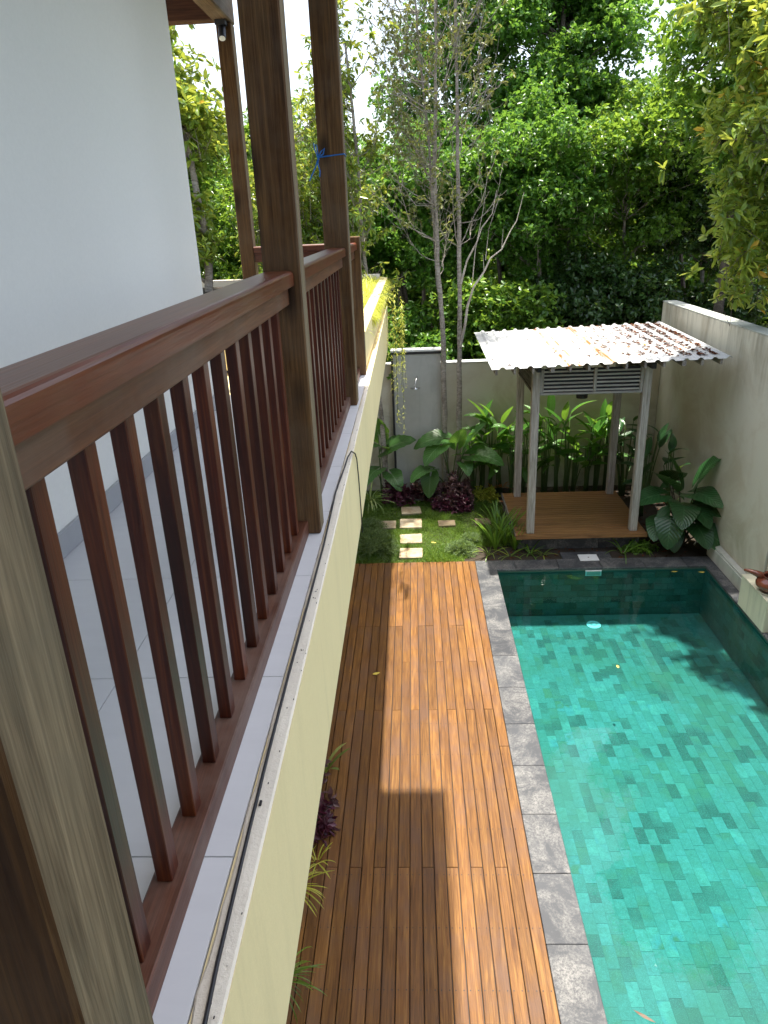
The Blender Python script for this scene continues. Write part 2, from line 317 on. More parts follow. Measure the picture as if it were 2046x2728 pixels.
class MB:
    def __init__(s): s.v = []; s.f = []; s.uv = []
    def add(s, vs, fs, uvs=None):
        b = len(s.v); s.v += [tuple(p) for p in vs]; s.f += [tuple(i + b for i in f) for f in fs]
        s.uv += list(uvs) if uvs else [(0, 0)] * len(vs); return s
    def box(s, x0, x1, y0, y1, z0, z1, c=0.):
        if c <= 0:
            vs = [(x, y, z) for z in (z0, z1) for y in (y0, y1) for x in (x0, x1)]
            return s.add(vs, [(0, 2, 3, 1), (4, 5, 7, 6), (0, 1, 5, 4), (2, 6, 7, 3), (0, 4, 6, 2), (1, 3, 7, 5)])
        bm = bmesh.new(); vs = [bm.verts.new(p) for p in [(x, y, z) for z in (z0, z1) for y in (y0, y1) for x in (x0, x1)]]
        for f in [(0, 2, 3, 1), (4, 5, 7, 6), (0, 1, 5, 4), (2, 6, 7, 3), (0, 4, 6, 2), (1, 3, 7, 5)]: bm.faces.new([vs[i] for i in f])
        bmesh.ops.bevel(bm, geom=bm.edges[:], offset=c, segments=1, affect='EDGES'); return s.bm(bm)
    def bm(s, bm):
        bm.verts.index_update(); s.add([v.co[:] for v in bm.verts], [[v.index for v in f.verts] for f in bm.faces]); bm.free(); return s
    def tube(s, pts, rad, n=6, caps=True):
        pts = [Vector(p) for p in pts]; rad = rad if isinstance(rad, (list, tuple)) else [rad] * len(pts); vs = []; up = None
        for i, p in enumerate(pts):
            d = (pts[min(i + 1, len(pts) - 1)] - pts[max(i - 1, 0)]).normalized()
            if up is None: up = d.orthogonal().normalized()
            a = (up - d * up.dot(d)).normalized(); up = a; b = d.cross(a)
            vs += [p + (a * math.cos(k * 2 * math.pi / n) + b * math.sin(k * 2 * math.pi / n)) * rad[i] for k in range(n)]
        fs = [(i * n + k, i * n + (k + 1) % n, (i + 1) * n + (k + 1) % n, (i + 1) * n + k) for i in range(len(pts) - 1) for k in range(n)]
        if caps: fs += [tuple(range(n))[::-1], tuple((len(pts) - 1) * n + k for k in range(n))]
        return s.add(vs, fs)
    def lathe(s, c, prof, n=20):
        vs = [(c[0] + r * math.cos(k * 2 * math.pi / n), c[1] + r * math.sin(k * 2 * math.pi / n), c[2] + z) for r, z in prof for k in range(n)]
        return s.add(vs, [(i * n + k, i * n + (k + 1) % n, (i + 1) * n + (k + 1) % n, (i + 1) * n + k) for i in range(len(prof) - 1) for k in range(n)])
    def prism_y(s, prof, y0, y1):
        n = len(prof); s.add([(x, y, z) for y in (y0, y1) for x, z in prof], [(i, (i + 1) % n, n + (i + 1) % n, n + i) for i in range(n)] + [tuple(range(n))[::-1], tuple(range(n, 2 * n))]); return s
    def prism_x(s, prof, x0, x1):
        n = len(prof); s.add([(x, y, z) for x in (x0, x1) for y, z in prof], [(i, (i + 1) % n, n + (i + 1) % n, n + i) for i in range(n)] + [tuple(range(n))[::-1], tuple(range(n, 2 * n))]); return s
    def blade(s, p, d, L, W, droop, n=4, fold=.0, up=None):
        """a long narrow leaf: p base, d direction, droops by gravity"""
        p = Vector(p); d = Vector(d).normalized(); side = d.cross(Vector((0, 0, 1)))
        side = side.normalized() if side.length > .05 else Vector((1, 0, 0)); b = len(s.v); vs = []; fs = []
        for i in range(n + 1):
            u = i / n; w = W * (.55 + .9 * u) * (1 - u) ** .55 if u < 1 else 0; w = min(w, W)
            vs += [p - side * w / 2, p + side * w / 2]
            d = (d + Vector((0, 0, -droop / n))).normalized(); p = p + d * L / n
        fs = [(2 * i, 2 * i + 1, 2 * i + 3, 2 * i + 2) for i in range(n)]
        return s.add(vs, fs)
    def mesh(s, name='m', uv=False):
        me = bpy.data.meshes.new(name); me.from_pydata(s.v, [], s.f)
        if uv:
            l = me.uv_layers.new(name='UVMap'); idx = np.empty(len(me.loops), np.int32); me.loops.foreach_get('vertex_index', idx)
            l.data.foreach_set('uv', np.array(s.uv, np.float32)[idx].ravel())
        me.update(); return me
    def build(s, name, mat, parent=None, org=None, kind=None, smooth=False, uv=False):
        return link_mesh(name, s.mesh(name, uv), mat, parent, org, kind, smooth)
def structure(name, mb, mat, smooth=False):
    return mb.build(name, mat, None, (0, 0, 0), 'structure', smooth)

# ------------------------------------------------------------------ ground and setting
structure('ground', MB().box(-60, 60, -20, 90, -1.6, -1.2), M['forest_floor'])
structure('forest_ground', MB().box(-60, 60, 12.65, 90, -1.19, -.25), M['forest_floor'])
structure('side_ground', MB().box(4.42, 60, -20, 12.62, -1.19, -.25), M['forest_floor'])
structure('house_ground', MB().box(-60, .79, -20, 9.36, -1.19, -.06), M['concrete'])
structure('garden_bed', MB().box(.66, 4.19, 9.39, 12.45, -1.19, -.03), M['soil'])
lawn = structure('lawn', MB().box(-6, .655, 9.39, 12.45, -1.19, -.02), M['lawn_soil'])

# deck
deck = structure('deck', MB().box(-1.04, .79, -1.2, 9.36, -.055, -.035), M['black_trim'])
rng = random.Random(4)
bw = .0925; pitch = bw
screws = MB()
for i in range(20):
    x1 = .795 - i * pitch; x0 = x1 - .0865
    js = [-.6, 2.20, 6.0] if i % 2 == 1 else [.9, 4.09, 7.62]
    if i == 0: js = [.9, 5.45]
    if i % 4 == 3: js = [-.6, 2.2, 6.0, 7.62]
    if i in (2, 6, 10): js = [.9, 4.09, 6.85]
    js = [-1.2] + js + [9.375]
    for a, b in zip(js[:-1], js[1:]):
        if a > b - .1: continue
        dz = rng.uniform(-.0015, .0015)
        MB().box(x0, x1, a + .0015, b - .0015, -.034 + dz, 0 + dz, .003).build('board', M['deck'], deck, ((x0 + x1) / 2, (a + b) / 2, 0))
for k in range(24):
    y = 9.3 - k * .44
    for i in range(20):
        for dx in (.018, .070):
            x = .795 - i * pitch - dx
            screws.add([(x + .0045 * math.cos(q * 1.0472), y + .0045 * math.sin(q * 1.0472) + rng.uniform(-.001, .001), .0022) for q in range(6)], [(0, 1, 2, 3, 4, 5)])
screws.build('screw', M['black_metal'], deck, kind='stuff')

# pool
PX0, PX1, PY0, PY1, PZ = 1.075, 3.95, -1.0, 9.10, -.76
shell = MB()
shell.box(.80, PX0 - .012, PY0 - .3, 9.38, -1.19, -.032).box(PX1 + .012, 4.185, PY0 - .3, 9.38, -1.19, -.032)
shell.box(PX0 - .012, PX1 + .012, PY1 + .012, 9.38, -1.19, -.032).box(PX0 - .012, PX1 + .012, PY0 - .3, PY0, -1.19, -.032)
shell.box(PX0 - .012, PX1 + .012, PY0, PY1 + .012, -1.19, PZ - .0025)
pool = structure('pool_basin', shell, M['pool_grout'])
TW, TL = .0958, .1915
def tile_mesh(w, l, h, g=.0016):
    me = MB().box(-w / 2 + g / 2, w / 2 - g / 2, -l / 2 + g / 2, l / 2 - g / 2, -h, 0).mesh('tile'); me.materials.append(M['pool_tile']); return me
tme = tile_mesh(TW, TL, .0022)
cells = []
ncol = int(round((PX1 - PX0) / TW))
for i in range(ncol):
    x = PX0 + (i + .5) * TW; off = (rng.choice([0, .5, .35, .15, .7]) if i % 2 else rng.choice([.5, 0, .6, .25])) * TL
    y = PY1 - TL / 2 + off
    while y > PY0 + TL:
        if y + TL / 2 <= PY1 + .001: cells.append((x, y))
        y -= TL
    ytop = PY1 - off / 2
vis = [c for c in cells if 1.075 + (c[1] - 9.1) * 0 <= c[0]]
def seen(c):   # roughly inside the view
    return 2.2 < c[1] and c[0] < 1.2 + c[1] * .46
near = sorted([c for c in cells if seen(c)], key=lambda c: (c[0] ** 2 + c[1] ** 2))[:300]; ns = set(near)
for x, y in near: inst('tile', tme, (x, y, PZ + rng.uniform(-.0005, .001)), pool)
rest = MB()
for x, y in cells:
    if (x, y) not in ns:
        z = PZ + rng.uniform(-.0005, .001); rest.box(x - TW / 2 + .0008, x + TW / 2 - .0008, y - TL / 2 + .0008, y + TL / 2 - .0008, z - .0022, z)
for i in range(ncol):   # closing half tiles at the far end
    x = PX0 + (i + .5) * TW
rest.build('floor_tiles', M['pool_tile'], pool, kind='stuff')
fw = structure('pool_far_wall', MB().box(PX0, PX1, PY1 + .0125, PY1 + .016, PZ, -.034), M['pool_grout'])
wt = MB().box(-TL / 2 + .0015, TL / 2 - .0015, 0, .0115, -TW / 2 + .0015, TW / 2 - .0015).mesh('tile'); wt.materials.append(M['pool_tile'])
wt2 = MB().box(0, .0115, -TL / 2 + .0015, TL / 2 - .0015, -TW / 2 + .0015, TW / 2 - .0015).mesh('tile'); wt2.materials.append(M['pool_tile'])
for r in range(7):
    z = PZ + (r + .5) * TW + .01
    for k in range(15):
        x = PX0 + k * TL + (r % 2) * TL / 2
        if x + TL / 2 <= PX1 + .01 and x - TL / 2 >= PX0 - .01: inst('tile', wt, (x, PY1 + rng.uniform(0, .002), z), fw)
rw = structure('pool_side_wall', MB().box(PX1 + .0125, PX1 + .016, PY0, PY1, PZ, -.034), M['pool_grout'])
k = 0
for j in range(40):
    for r in range(7):
        y = PY1 - TL / 2 - j * TL - (r % 2) * TL / 2; z = PZ + (r + .5) * TW + .01
        if k < 298: inst('tile', wt2, (PX1 + rng.uniform(0, .002), y, z), rw); k += 1
structure('pool_near_side_wall', MB().box(PX0 - .006, PX0, PY0, PY1, PZ, -.034), M['pool_tile'])
wv, wf = [], []
me = MB().add([(PX0 - .01, PY0 - .05, -.055), (PX1 + .01, PY0 - .05, -.055), (PX1 + .01, PY1 + .01, -.055), (PX0 - .01, PY1 + .01, -.055)], [(0, 1, 2, 3)]).build('pool_water', M['water'], None, (0, 0, 0), 'structure')

cop = structure('pool_coping', MB().box(.802, 1.06, -1.2, 9.0, -.0315, -.026), M['grout'])
ys = [-1.2, -.2, .9, 1.9, 2.9, 3.463, 4.035, 4.617, 5.19, 5.768, 6.36, 6.952, 7.5, 8.05, 8.6, 9.098]
for a, b in zip(ys[:-1], ys[1:]): MB().box(.799, 1.083, a + .002, b - .002, -.031, 0 + rng.uniform(-.001, .001), .004).build('slab', M['slate'], cop, (.94, (a + b) / 2, 0))
xs = [.799, 1.35, 1.95, 2.54, 3.13, 3.7, 4.183]
for a, b in zip(xs[:-1], xs[1:]): MB().box(a + .002, b - .002, 9.094, 9.385, -.031, rng.uniform(-.001, .001), .004).build('slab', M['slate'], cop, ((a + b) / 2, 9.24, 0))
ys = [-1.2, 0, 1.2, 2.4, 3.6, 4.8, 5.5, 6.1, 6.7, 7.3, 7.9, 8.5, 9.09]
for a, b in zip(ys[:-1], ys[1:]): MB().box(3.942, 4.183, a + .002, b - .002, -.031, rng.uniform(-.001, .001), .004).build('slab', M['slate'], cop, (4.06, (a + b) / 2, 0))

# ------------------------------------------------------------------ garden walls
w = thing('garden_wall', 'weathered cream boundary wall across the back of the garden behind the gazebo', 'wall', (0, 12.45, 0))
MB().box(-8, 4.185, 12.452, 12.62, -.3, 2.27, .006).build('wall', M['side_wall'], w, (0, 12.45, .85))
MB().box(-8, 4.183, 12.445, 12.628, 2.272, 2.292, .004).build('capping', M['white_cap'], w)
w = thing('side_wall', 'tall weathered boundary wall with mossy top along the right of the pool', 'wall', (4.3, 8, 0))
MB().box(4.19, 4.41, -3, 12.70, -.3, 3.135, .008).build('wall', M['side_wall'], w)
MB().box(4.186, 4.414, -3, 12.705, 3.137, 3.155, .005).build('capping', M['wall_top'], w)
w = thing('shower_wall', 'grey concrete shower panel with white cap standing before the back wall', 'wall', (0, 12.4, 0))
MB().box(-.37, .44, 12.31, 12.448, -.1, 2.47, .004).build('panel', M['shower_wall'], w)
MB().box(-.405, -.372, 12.30, 12.448, -.1, 2.47).build('edge_strip', M['black_trim'], w)
MB().box(-.405, .445, 12.295, 12.50, 2.472, 2.51).build('trim', M['black_trim'], w)
MB().box(-.41, .45, 12.29, 12.51, 2.512, 2.545, .004).build('cap', M['white_cap'], w)
sh = thing('shower_head', 'chrome round rain shower head on a bent arm, fixed to the grey panel', 'shower', (0, 12.3, 2.08))
MB().tube([(.03, 12.305, 2.08), (.03, 12.2, 2.12), (.02, 12.08, 2.10), (0, 12.02, 2.03), (-.005, 12.0, 1.985)], .009, 8).build('arm', M['chrome'], sh, smooth=True)
MB().lathe((-.005, 12.0, 1.955), [(.0, .03), (.02, .028), (.085, .014), (.09, .004), (.085, 0), (0, 0)], 24).build('rose', M['chrome'], sh)
MB().lathe((.03, 12.302, 2.08), [(0, .0), (.02, 0)], 10).build('flange', M['chrome'], sh)

tr_ = thing('pipe_trunking', 'low painted concrete trunking with a pipe along the foot of the side wall', 'trunking', (4.14, 8.7, 0))
MB().box(4.085, 4.188, 8.05, 9.44, 0.001, .19, .006).build('casing', M['concrete_pipe'], tr_)
MB().box(4.10, 4.188, 8.05, 9.40, .191, .215, .003).build('lid', M['concrete_pipe'], tr_)
MB().tube([(4.13, 9.46, .10), (4.12, 9.6, .10), (4.02, 9.68, .10), (4.0, 9.69, .04)], .014, 8).build('pipe', M['concrete_pipe'], tr_)
MB().tube([(4.172, 8.0, .26), (4.172, 7.9, 1.6), (4.172, 7.9, 3.1)], .012, 8).build('riser', M['concrete_pipe'], tr_)
bl = thing('stone_block', 'stained cream stone block on the pool edge carrying the clay pot', 'block', (4.06, 7.7, 0))
MB().box(3.935, 4.188, 7.34, 8.02, .001, .395, .006).build('body', M['block'], bl)
MB().box(3.930, 4.188, 7.335, 8.025, .396, .415, .004).build('top_slab', M['block'], bl)
pot = thing('clay_pot', 'glossy red brown clay ewer with a spout, standing on the stone block', 'pot', (4.06, 7.56, .415))
pc = (4.06, 7.56, .416)
MB().lathe(pc, [(0, .0), (.13, .0), (.135, .012), (.12, .018)], 28).build('saucer', M['block'], pot, smooth=True)
MB().lathe(pc, [(0, .016), (.07, .016), (.125, .04), (.165, .085), (.17, .12), (.15, .16), (.105, .185), (.10, .20), (.115, .215), (.108, .217), (.09, .20), (.095, .18), (.14, .15), (.155, .11), (.12, .05), (0, .03)], 32).build('bowl', M['clay'], pot, smooth=True)
MB().tube([(3.97, 7.60, .60), (3.90, 7.64, .625), (3.83, 7.68, .64), (3.79, 7.70, .64)], [.05, .036, .022, .012], 10).build('spout', M['clay'], pot, smooth=True)

# skimmer, pool fittings
sk = thing('skimmer_cover', 'square white skimmer lid set in grey slate behind the far coping', 'drain cover', (2.45, 9.45, 0))
MB().box(2.05, 2.75, 9.39, 9.62, -.028, -.004, .004).build('slate_surround', M['slate'], sk)
MB().box(2.28, 2.55, 9.30, 9.50, .001, .012, .003).build('lid', M['white_plastic'], sk)
MB().lathe((2.415, 9.40, .0125), [(0, 0), (.012, 0)], 10).build('finger_hole', M['black_metal'], sk)
pl = thing('inlet_plate', 'white framed rectangular inlet plate on the far pool wall under the coping', 'inlet', (2.41, 9.09, -.08))
MB().box(2.31, 2.53, 9.086, 9.0985, -.125, -.04).build('frame', M['white_plastic'], pl)
MB().box(2.33, 2.51, 9.083, 9.0855, -.112, -.053).build('face', M['concrete_pipe'], pl)
dr = thing('floor_drain', 'round white drain grating on the pool floor near the far end', 'drain', (2.41, 8.83, PZ))
MB().lathe((2.41, 8.83, PZ + .002), [(0, .012), (.06, .012), (.068, .010), (.095, .008), (.10, 0)], 28).build('disc', M['white_plastic'], dr)
gr = MB()
for q in range(16):
    a = q * math.pi / 8; gr.box(-.002, .002, -.003, .003, 0, 0.001)
    b = len(gr.v) - 8
    for j in range(8):
        vx, vy, vz = gr.v[b + j]; vx *= 3; vy = vy * 5 + .04
        gr.v[b + j] = (2.41 + vx * math.cos(a) - vy * math.sin(a), 8.83 + vx * math.sin(a) + vy * math.cos(a), PZ + .0145 + vz)
gr.build('slots', M['concrete_pipe'], dr, kind='stuff')

def flat_leaf(name, x, y, z, L, W, a, mat, label, cat='leaf', group=None):
    mb = MB(); pts = []
    for u, w in ((0, 0), (.2, .7), (.5, 1), (.8, .6), (1, 0)):
        pts.append((u, w))
    vs = []
    for u, w in pts: vs += [(L * (u - .5), -w * W / 2, .004 + .008 * abs(u - .5)), (L * (u - .5), w * W / 2, .004 + .006 * u)]
    mb.add(vs, [(2 * i, 2 * i + 1, 2 * i + 3, 2 * i + 2) for i in range(4)])
    me = mb.mesh(name); me.materials.append(mat); o = inst(name, me, (x, y, z), rot=(0, 0, a)); props(o, label, cat, group); return o
M['leaf_gold'] = simple('golden_leaf', (.6, .48, .08), .5)
M['leaf_brown'] = simple('brown_leaf', (.10, .055, .03), .6)
flat_leaf('floating_leaf', 2.15, 6.78, -.054, .055, .03, 1.6, M['leaf_gold'], 'small yellow leaf floating alone in the middle of the pool')
flat_leaf('floating_leaf', 3.50, 9.02, -.054, .09, .03, 0, M['leaf_gold'], 'yellow leaf floating by the far coping, left of the corner leaf')
flat_leaf('floating_leaf', 3.86, 8.99, -.054, .09, .035, -.2, M['leaf_gold'], 'yellow leaf floating in the far right corner of the pool')
flat_leaf('floating_leaf', 1.33, 3.02, -.054, .14, .022, -.6, M['leaf_brown'], 'long brown leaf floating at the near edge of the pool', )
flat_leaf('fallen_leaf', -.50, 6.62, .006, .09, .04, .3, M['leaf_gold'], 'dry yellow leaf lying on the shaded deck boards beside the house')
flat_leaf('fallen_leaf', .22, 9.95, .04, .10, .03, -.5, M['leaf_gold'], 'pale dry leaf lying on the grass right of the stepping stones')

# stepping stones
for i, (x, y, w_, d_, a, lab) in enumerate([
    (-.118, 9.66, .34, .31, 0, 'pale sandstone stepping stone nearest the deck'),
    (-.125, 10.17, .34, .33, .02, 'sandstone stepping stone second from the deck'),
    (-.125, 10.77, .35, .37, 0, 'sandstone stepping stone third from the deck in the middle of the lawn'),
    (-.535, 10.74, .34, .32, -.03, 'pale stepping stone left of the straight row, half under feathery bush'),
    (-.12, 11.34, .33, .30, .05, 'ragged stepping stone before the purple shrubs, fourth from the deck'),
    (.455, 10.75, .33, .30, 0, 'shaded brown stepping stone right of the row, sunk in grass'),
    (1.04, 10.80, .30, .28, .02, 'stepping stone beside the gazebo platform, behind the strappy plant'),
    (-.10, 12.03, .42, .40, 0, 'grey stone slab at the foot of the shower panel')]):
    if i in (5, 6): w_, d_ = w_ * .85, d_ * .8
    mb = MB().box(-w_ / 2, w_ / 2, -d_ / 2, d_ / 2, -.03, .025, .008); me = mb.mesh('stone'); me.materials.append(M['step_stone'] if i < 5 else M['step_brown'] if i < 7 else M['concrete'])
    for vv in me.vertices: vv.co.x += rng.uniform(-.008, .008); vv.co.y += rng.uniform(-.008, .008)
    o = inst('stepping_stone', me, (x, y, 0), rot=(0, 0, a)); props(o, lab, 'stepping stone', 'stepping stones in the lawn')

# ------------------------------------------------------------------ house and balcony
ZF = 3.455
def lx(y): return -.318 - .0053 * y          # outer face of the slab edge, very slightly out of line
hs = thing('house', 'white walled house with cream slab edge carrying the timber balcony', 'house', (-1.4, 0, 0))
MB().box(-1.60, -1.36, -4, 4.82, ZF - .02, 6.5).build('upper_wall', M['white_wall'], hs)
MB().box(-1.359, -1.345, -4, 4.822, ZF + .002, ZF + .098).build('skirting', M['skirting'], hs)
MB().box(-1.75, -1.55, -4, 10.6, -.05, 2.93).build('lower_wall', M['fascia'], hs)
sl = MB(); Y0, Y1 = -3, 10.62
vs = []
for y in (Y0, Y1):
    xo = lx(y); vs += [(-4.5, y, 2.935), (xo, y, 2.935), (xo, y, ZF - .003), (-.376, y, ZF - .003), (-.376, y, ZF - .035), (-4.5, y, ZF - .035)]
sl.add(vs, [(i, (i + 1) % 6, 6 + (i + 1) % 6, 6 + i) for i in range(6)] + [(5, 4, 3, 2, 1, 0), (6, 7, 8, 9, 10, 11)])
sl.build('slab_edge', M['fascia'], hs)
lg = MB(); vs = []; n = 260; rr = random.Random(7)
for k in range(n + 1):
    y = Y0 + (Y1 - Y0) * k / n; e = -.3755 + (rr.uniform(-.003, .004) if y < 5.8 else 0); x1 = lx(y) - .0015
    vs += [(e, y, ZF - .0028), (e + .004, y, ZF + .0008 + rr.uniform(0, .001)), ((e + x1) / 2, y, ZF + .002 + rr.uniform(0, .0015)), (x1 - .004, y, ZF + .003), (x1, y, ZF - .0028)]
lg.add(vs, [(5 * k + j, 5 * k + j + 1, 5 * k + 6 + j, 5 * k + 5 + j) for k in range(n) for j in range(4)]).build('ledge', M['ledge'], hs)
bf = structure('balcony_floor', MB().box(-1.358, -.377, -3, 5.9, ZF - .034, ZF - .008), M['grout'])
for a, b in zip([-1.357, -.977, -.377][:0] + [-1.357, -.835], [-.835, -.3775]):
    y = 1.043 - .601 * 5
    while y < 5.9:
        y1 = min(y + .601, 5.9)
        MB().box(a + .0012, b - .0012 if b > -.4 else b - .0012, y + .0012, y1 - .0012, ZF - .0078, ZF, .0008).build('floor_tile', M['floor_tile'], bf, ((a + b) / 2, (y + y1) / 2, ZF)); y = y1
MB().box(-1.355, -.365, -1.75, -1.55, ZF + .002, 6.23).build('added_end_wall', M['beam_x'], hs)  # unseen wall added behind the camera to darken faces turned to it
MB().box(-.36, 4.18, -1.75, -1.55, -.05, 6.23).build('added_wing_wall', M['added_wing_wall'], hs)  # added out of view, cuts skylight on faces turned to the camera
for k in range(3): MB().box(-.1 + k * 1.4, 1.1 + k * 1.4, -1.548, -1.50, 3.5, 5.9, .004).build('added_shutter', M['beam_x'], hs)  # unseen dark panels added on the light-blocking wall
# roof over the balcony
rf = thing('balcony_roof', 'overhanging timber roof above the balcony, its eaves just out of sight overhead', 'roof', (-1, 1, 6.3))
MB().box(-4.5, .24, -4, 5.72, 6.36, 6.5).build('roof_deck', M['beam_y'], rf)
for k in range(16):
    MB().box(-1.34, .18, -3.4 + k * .6, -3.34 + k * .6, 6.24, 6.355).build('rafter', M['beam_x'], rf)
MB().box(-.50, -.40, -4, 5.6, 6.10, 6.235).build('purlin', M['beam_y'], rf)

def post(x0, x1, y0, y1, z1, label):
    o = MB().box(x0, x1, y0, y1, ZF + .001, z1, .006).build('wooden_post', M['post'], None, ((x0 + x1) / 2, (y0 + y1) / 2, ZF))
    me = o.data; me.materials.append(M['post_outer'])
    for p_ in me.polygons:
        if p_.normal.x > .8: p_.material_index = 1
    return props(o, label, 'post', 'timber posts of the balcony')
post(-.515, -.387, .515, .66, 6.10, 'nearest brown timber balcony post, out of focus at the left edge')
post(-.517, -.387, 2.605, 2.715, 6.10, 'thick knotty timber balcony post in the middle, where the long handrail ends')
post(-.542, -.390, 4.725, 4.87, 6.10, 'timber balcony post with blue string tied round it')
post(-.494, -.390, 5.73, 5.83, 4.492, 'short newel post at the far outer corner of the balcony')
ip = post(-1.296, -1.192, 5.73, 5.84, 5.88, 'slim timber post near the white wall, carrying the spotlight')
bmn = MB().box(-1.31, -1.19, 1.2, 5.86, 5.885, 6.05, .008).build('roof_beam', M['beam_y'], None, (-1.25, 4.8, 5.9)); props(bmn, 'grey brown roof beam resting on the slim post, running towards the viewer', 'beam')
bmx = MB().box(-3.4, -1.315, 5.74, 5.84, 5.90, 6.04, .006).build('roof_beam', M['beam_x'], None, (-2, 5.8, 5.9)); props(bmx, 'dark red cross beam running left behind the white wall', 'beam')
sp = thing('spotlight', 'small black adjustable spotlight hung under the beam on the slim post', 'spotlight', (-1.25, 5.68, 5.86))
MB().box(-1.285, -1.215, 5.66, 5.728, 5.855, 5.884).build('bracket', M['black_metal'], sp)
MB().tube([(-1.25, 5.70, 5.86), (-1.25, 5.69, 5.82)], .008, 6).build('arm', M['black_metal'], sp)
MB().tube([(-1.25, 5.715, 5.85), (-1.245, 5.665, 5.775)], .026, 14).build('can', M['black_metal'], sp)
MB().tube([(-1.245, 5.6655, 5.776), (-1.2445, 5.663, 5.772)], .021, 14).build('lens', M['lens'], sp)

bal_me = MB().box(-.0145, .0145, -.019, .019, 0, .823, .0015).mesh('baluster'); bal_me.materials.append(M['baluster'])
def cap_prof(x0, x1, z0, z1, r=.014):
    pr = [(x0, z0), (x1, z0)]
    for k in range(5): a = k * math.pi / 8; pr.append((x1 - r + r * math.cos(a), z1 - r + r * math.sin(a)))
    for k in range(5): a = math.pi / 2 + k * math.pi / 8; pr.append((x0 + r + r * math.cos(a), z1 - r + r * math.sin(a)))
    return pr
def railing(y0, y1, bys, label):
    t = thing('railing', label, 'railing', (-.465, (y0 + y1) / 2, ZF), 'railing bays of the balcony')
    MB().prism_y(cap_prof(-.522, -.412, 4.400, 4.449), y0, y1).build('handrail', M['rail'], t)
    MB().box(-.505, -.434, y0, y1, 4.335, 4.3985, .004).build('top_rail', M['rail_grey'], t)
    MB().box(-.497, -.434, y0, y1, ZF + .001, 3.515, .003).build('bottom_rail', M['rail_worn'], t)
    for y in bys: inst('baluster', bal_me, (-.4695, y + .019, 3.5155), t)
railing(.662, 2.603, [.78 + .1525 * k for k in range(12)], 'long nearest bay of red brown balcony railing with square balusters')
railing(2.717, 4.723, [2.80 + .1525 * k for k in range(13)], 'middle bay of red brown railing between the two tall posts')
railing(4.872, 5.728, [5.0 + .1525 * k for k in range(5)], 'short far bay of red brown railing ending at the newel post')
t = thing('railing', 'end railing crossing the far side of the balcony towards the slim post', 'railing', (-.9, 5.78, ZF), 'railing bays of the balcony')
MB().prism_x([(5.78 + (a + .467), z) for a, z in cap_prof(-.522, -.412, 4.400, 4.449)], -1.19, -.496).build('handrail', M['rail_x'], t)
MB().box(-1.19, -.496, 5.742, 5.818, 4.338, 4.3995, .003).build('top_rail', M['rail_x'], t)
MB().box(-1.19, -.496, 5.748, 5.812, ZF + .001, 3.515, .003).build('bottom_rail', M['rail_x'], t)
for k in range(4): inst('baluster', bal_me, (-.63 - .145 * k, 5.78, 3.5155), t, rot=(0, 0, math.pi / 2))

# grit and flakes on the ledge
gt = MB(); rq = random.Random(3)
for k in range(60):
    y = rq.uniform(.6, 5.5); x = rq.uniform(-.352, lx(y) - .004); q = rq.uniform(.0006, .0022); gt.box(x, x + q, y, y + q * 2, ZF + .003, ZF + .005)
gt.box(-.352, -.347, 1.17, 1.183, ZF + .004, ZF + .008); o = gt.build('grit', M['black_metal'], None, (0, 0, 0), 'stuff'); props(o, 'dark grit and flakes lying on the cream ledge', 'grit')
# cable
cb = MB(); z = ZF + .008
cb.tube([(-.345, .2, z), (-.347, .72, z), (-.352, .82, z), (-.358, 1.11, z), (-.361, 1.34, z), (-.363, 1.64, z), (-.362, 2.1, z), (-.362, 2.51, z), (-.372, 3.06, z), (-.362, 3.40, z), (-.350, 3.47, z + .03), (-.337, 3.55, z + .038), (-.328, 3.66, z - .01), (-.326, 3.72, z - .06), (-.330, 3.82, 3.25), (-.331, 3.87, 3.05), (-.331, 3.88, 2.90)], .0038, 6)
cb = cb.build('black_cable', M['cable'], None, (-.36, 2, ZF), smooth=True); props(cb, 'thin black cable lying along the cream ledge and hanging over its edge', 'cable')
# blue string on the second post
st = thing('blue_string', 'blue plastic string knotted round the second tall balcony post', 'string', (-.54, 4.72, 4.96))
MB().tube([(-.544, 4.722, 4.955), (-.46, 4.7215, 4.962), (-.388, 4.7235, 4.968), (-.3865, 4.78, 4.968), (-.388, 4.872, 4.965), (-.46, 4.874, 4.96), (-.545, 4.872, 4.955), (-.546, 4.80, 4.955), (-.544, 4.722, 4.955)], .0035, 5).build('loop', M['blue'], st)
kn = MB()
for pts in ([(-.54, 4.716, 4.955), (-.555, 4.70, 4.99), (-.56, 4.70, 5.03), (-.545, 4.705, 5.02), (-.54, 4.716, 4.96)], [(-.54, 4.716, 4.955), (-.52, 4.70, 4.985), (-.50, 4.705, 5.0), (-.51, 4.71, 4.97), (-.54, 4.716, 4.955)],
            [(-.54, 4.716, 4.955), (-.545, 4.705, 4.92), (-.535, 4.706, 4.88), (-.54, 4.708, 4.85)], [(-.54, 4.716, 4.955), (-.56, 4.70, 4.90), (-.585, 4.70, 4.86), (-.60, 4.70, 4.83)], [(-.545, 4.712, 4.97), (-.54, 4.705, 4.94)]):
    kn.tube(pts, .0065 if len(pts) == 2 else .004, 5)
kn.build('bow', M['blue'], st)

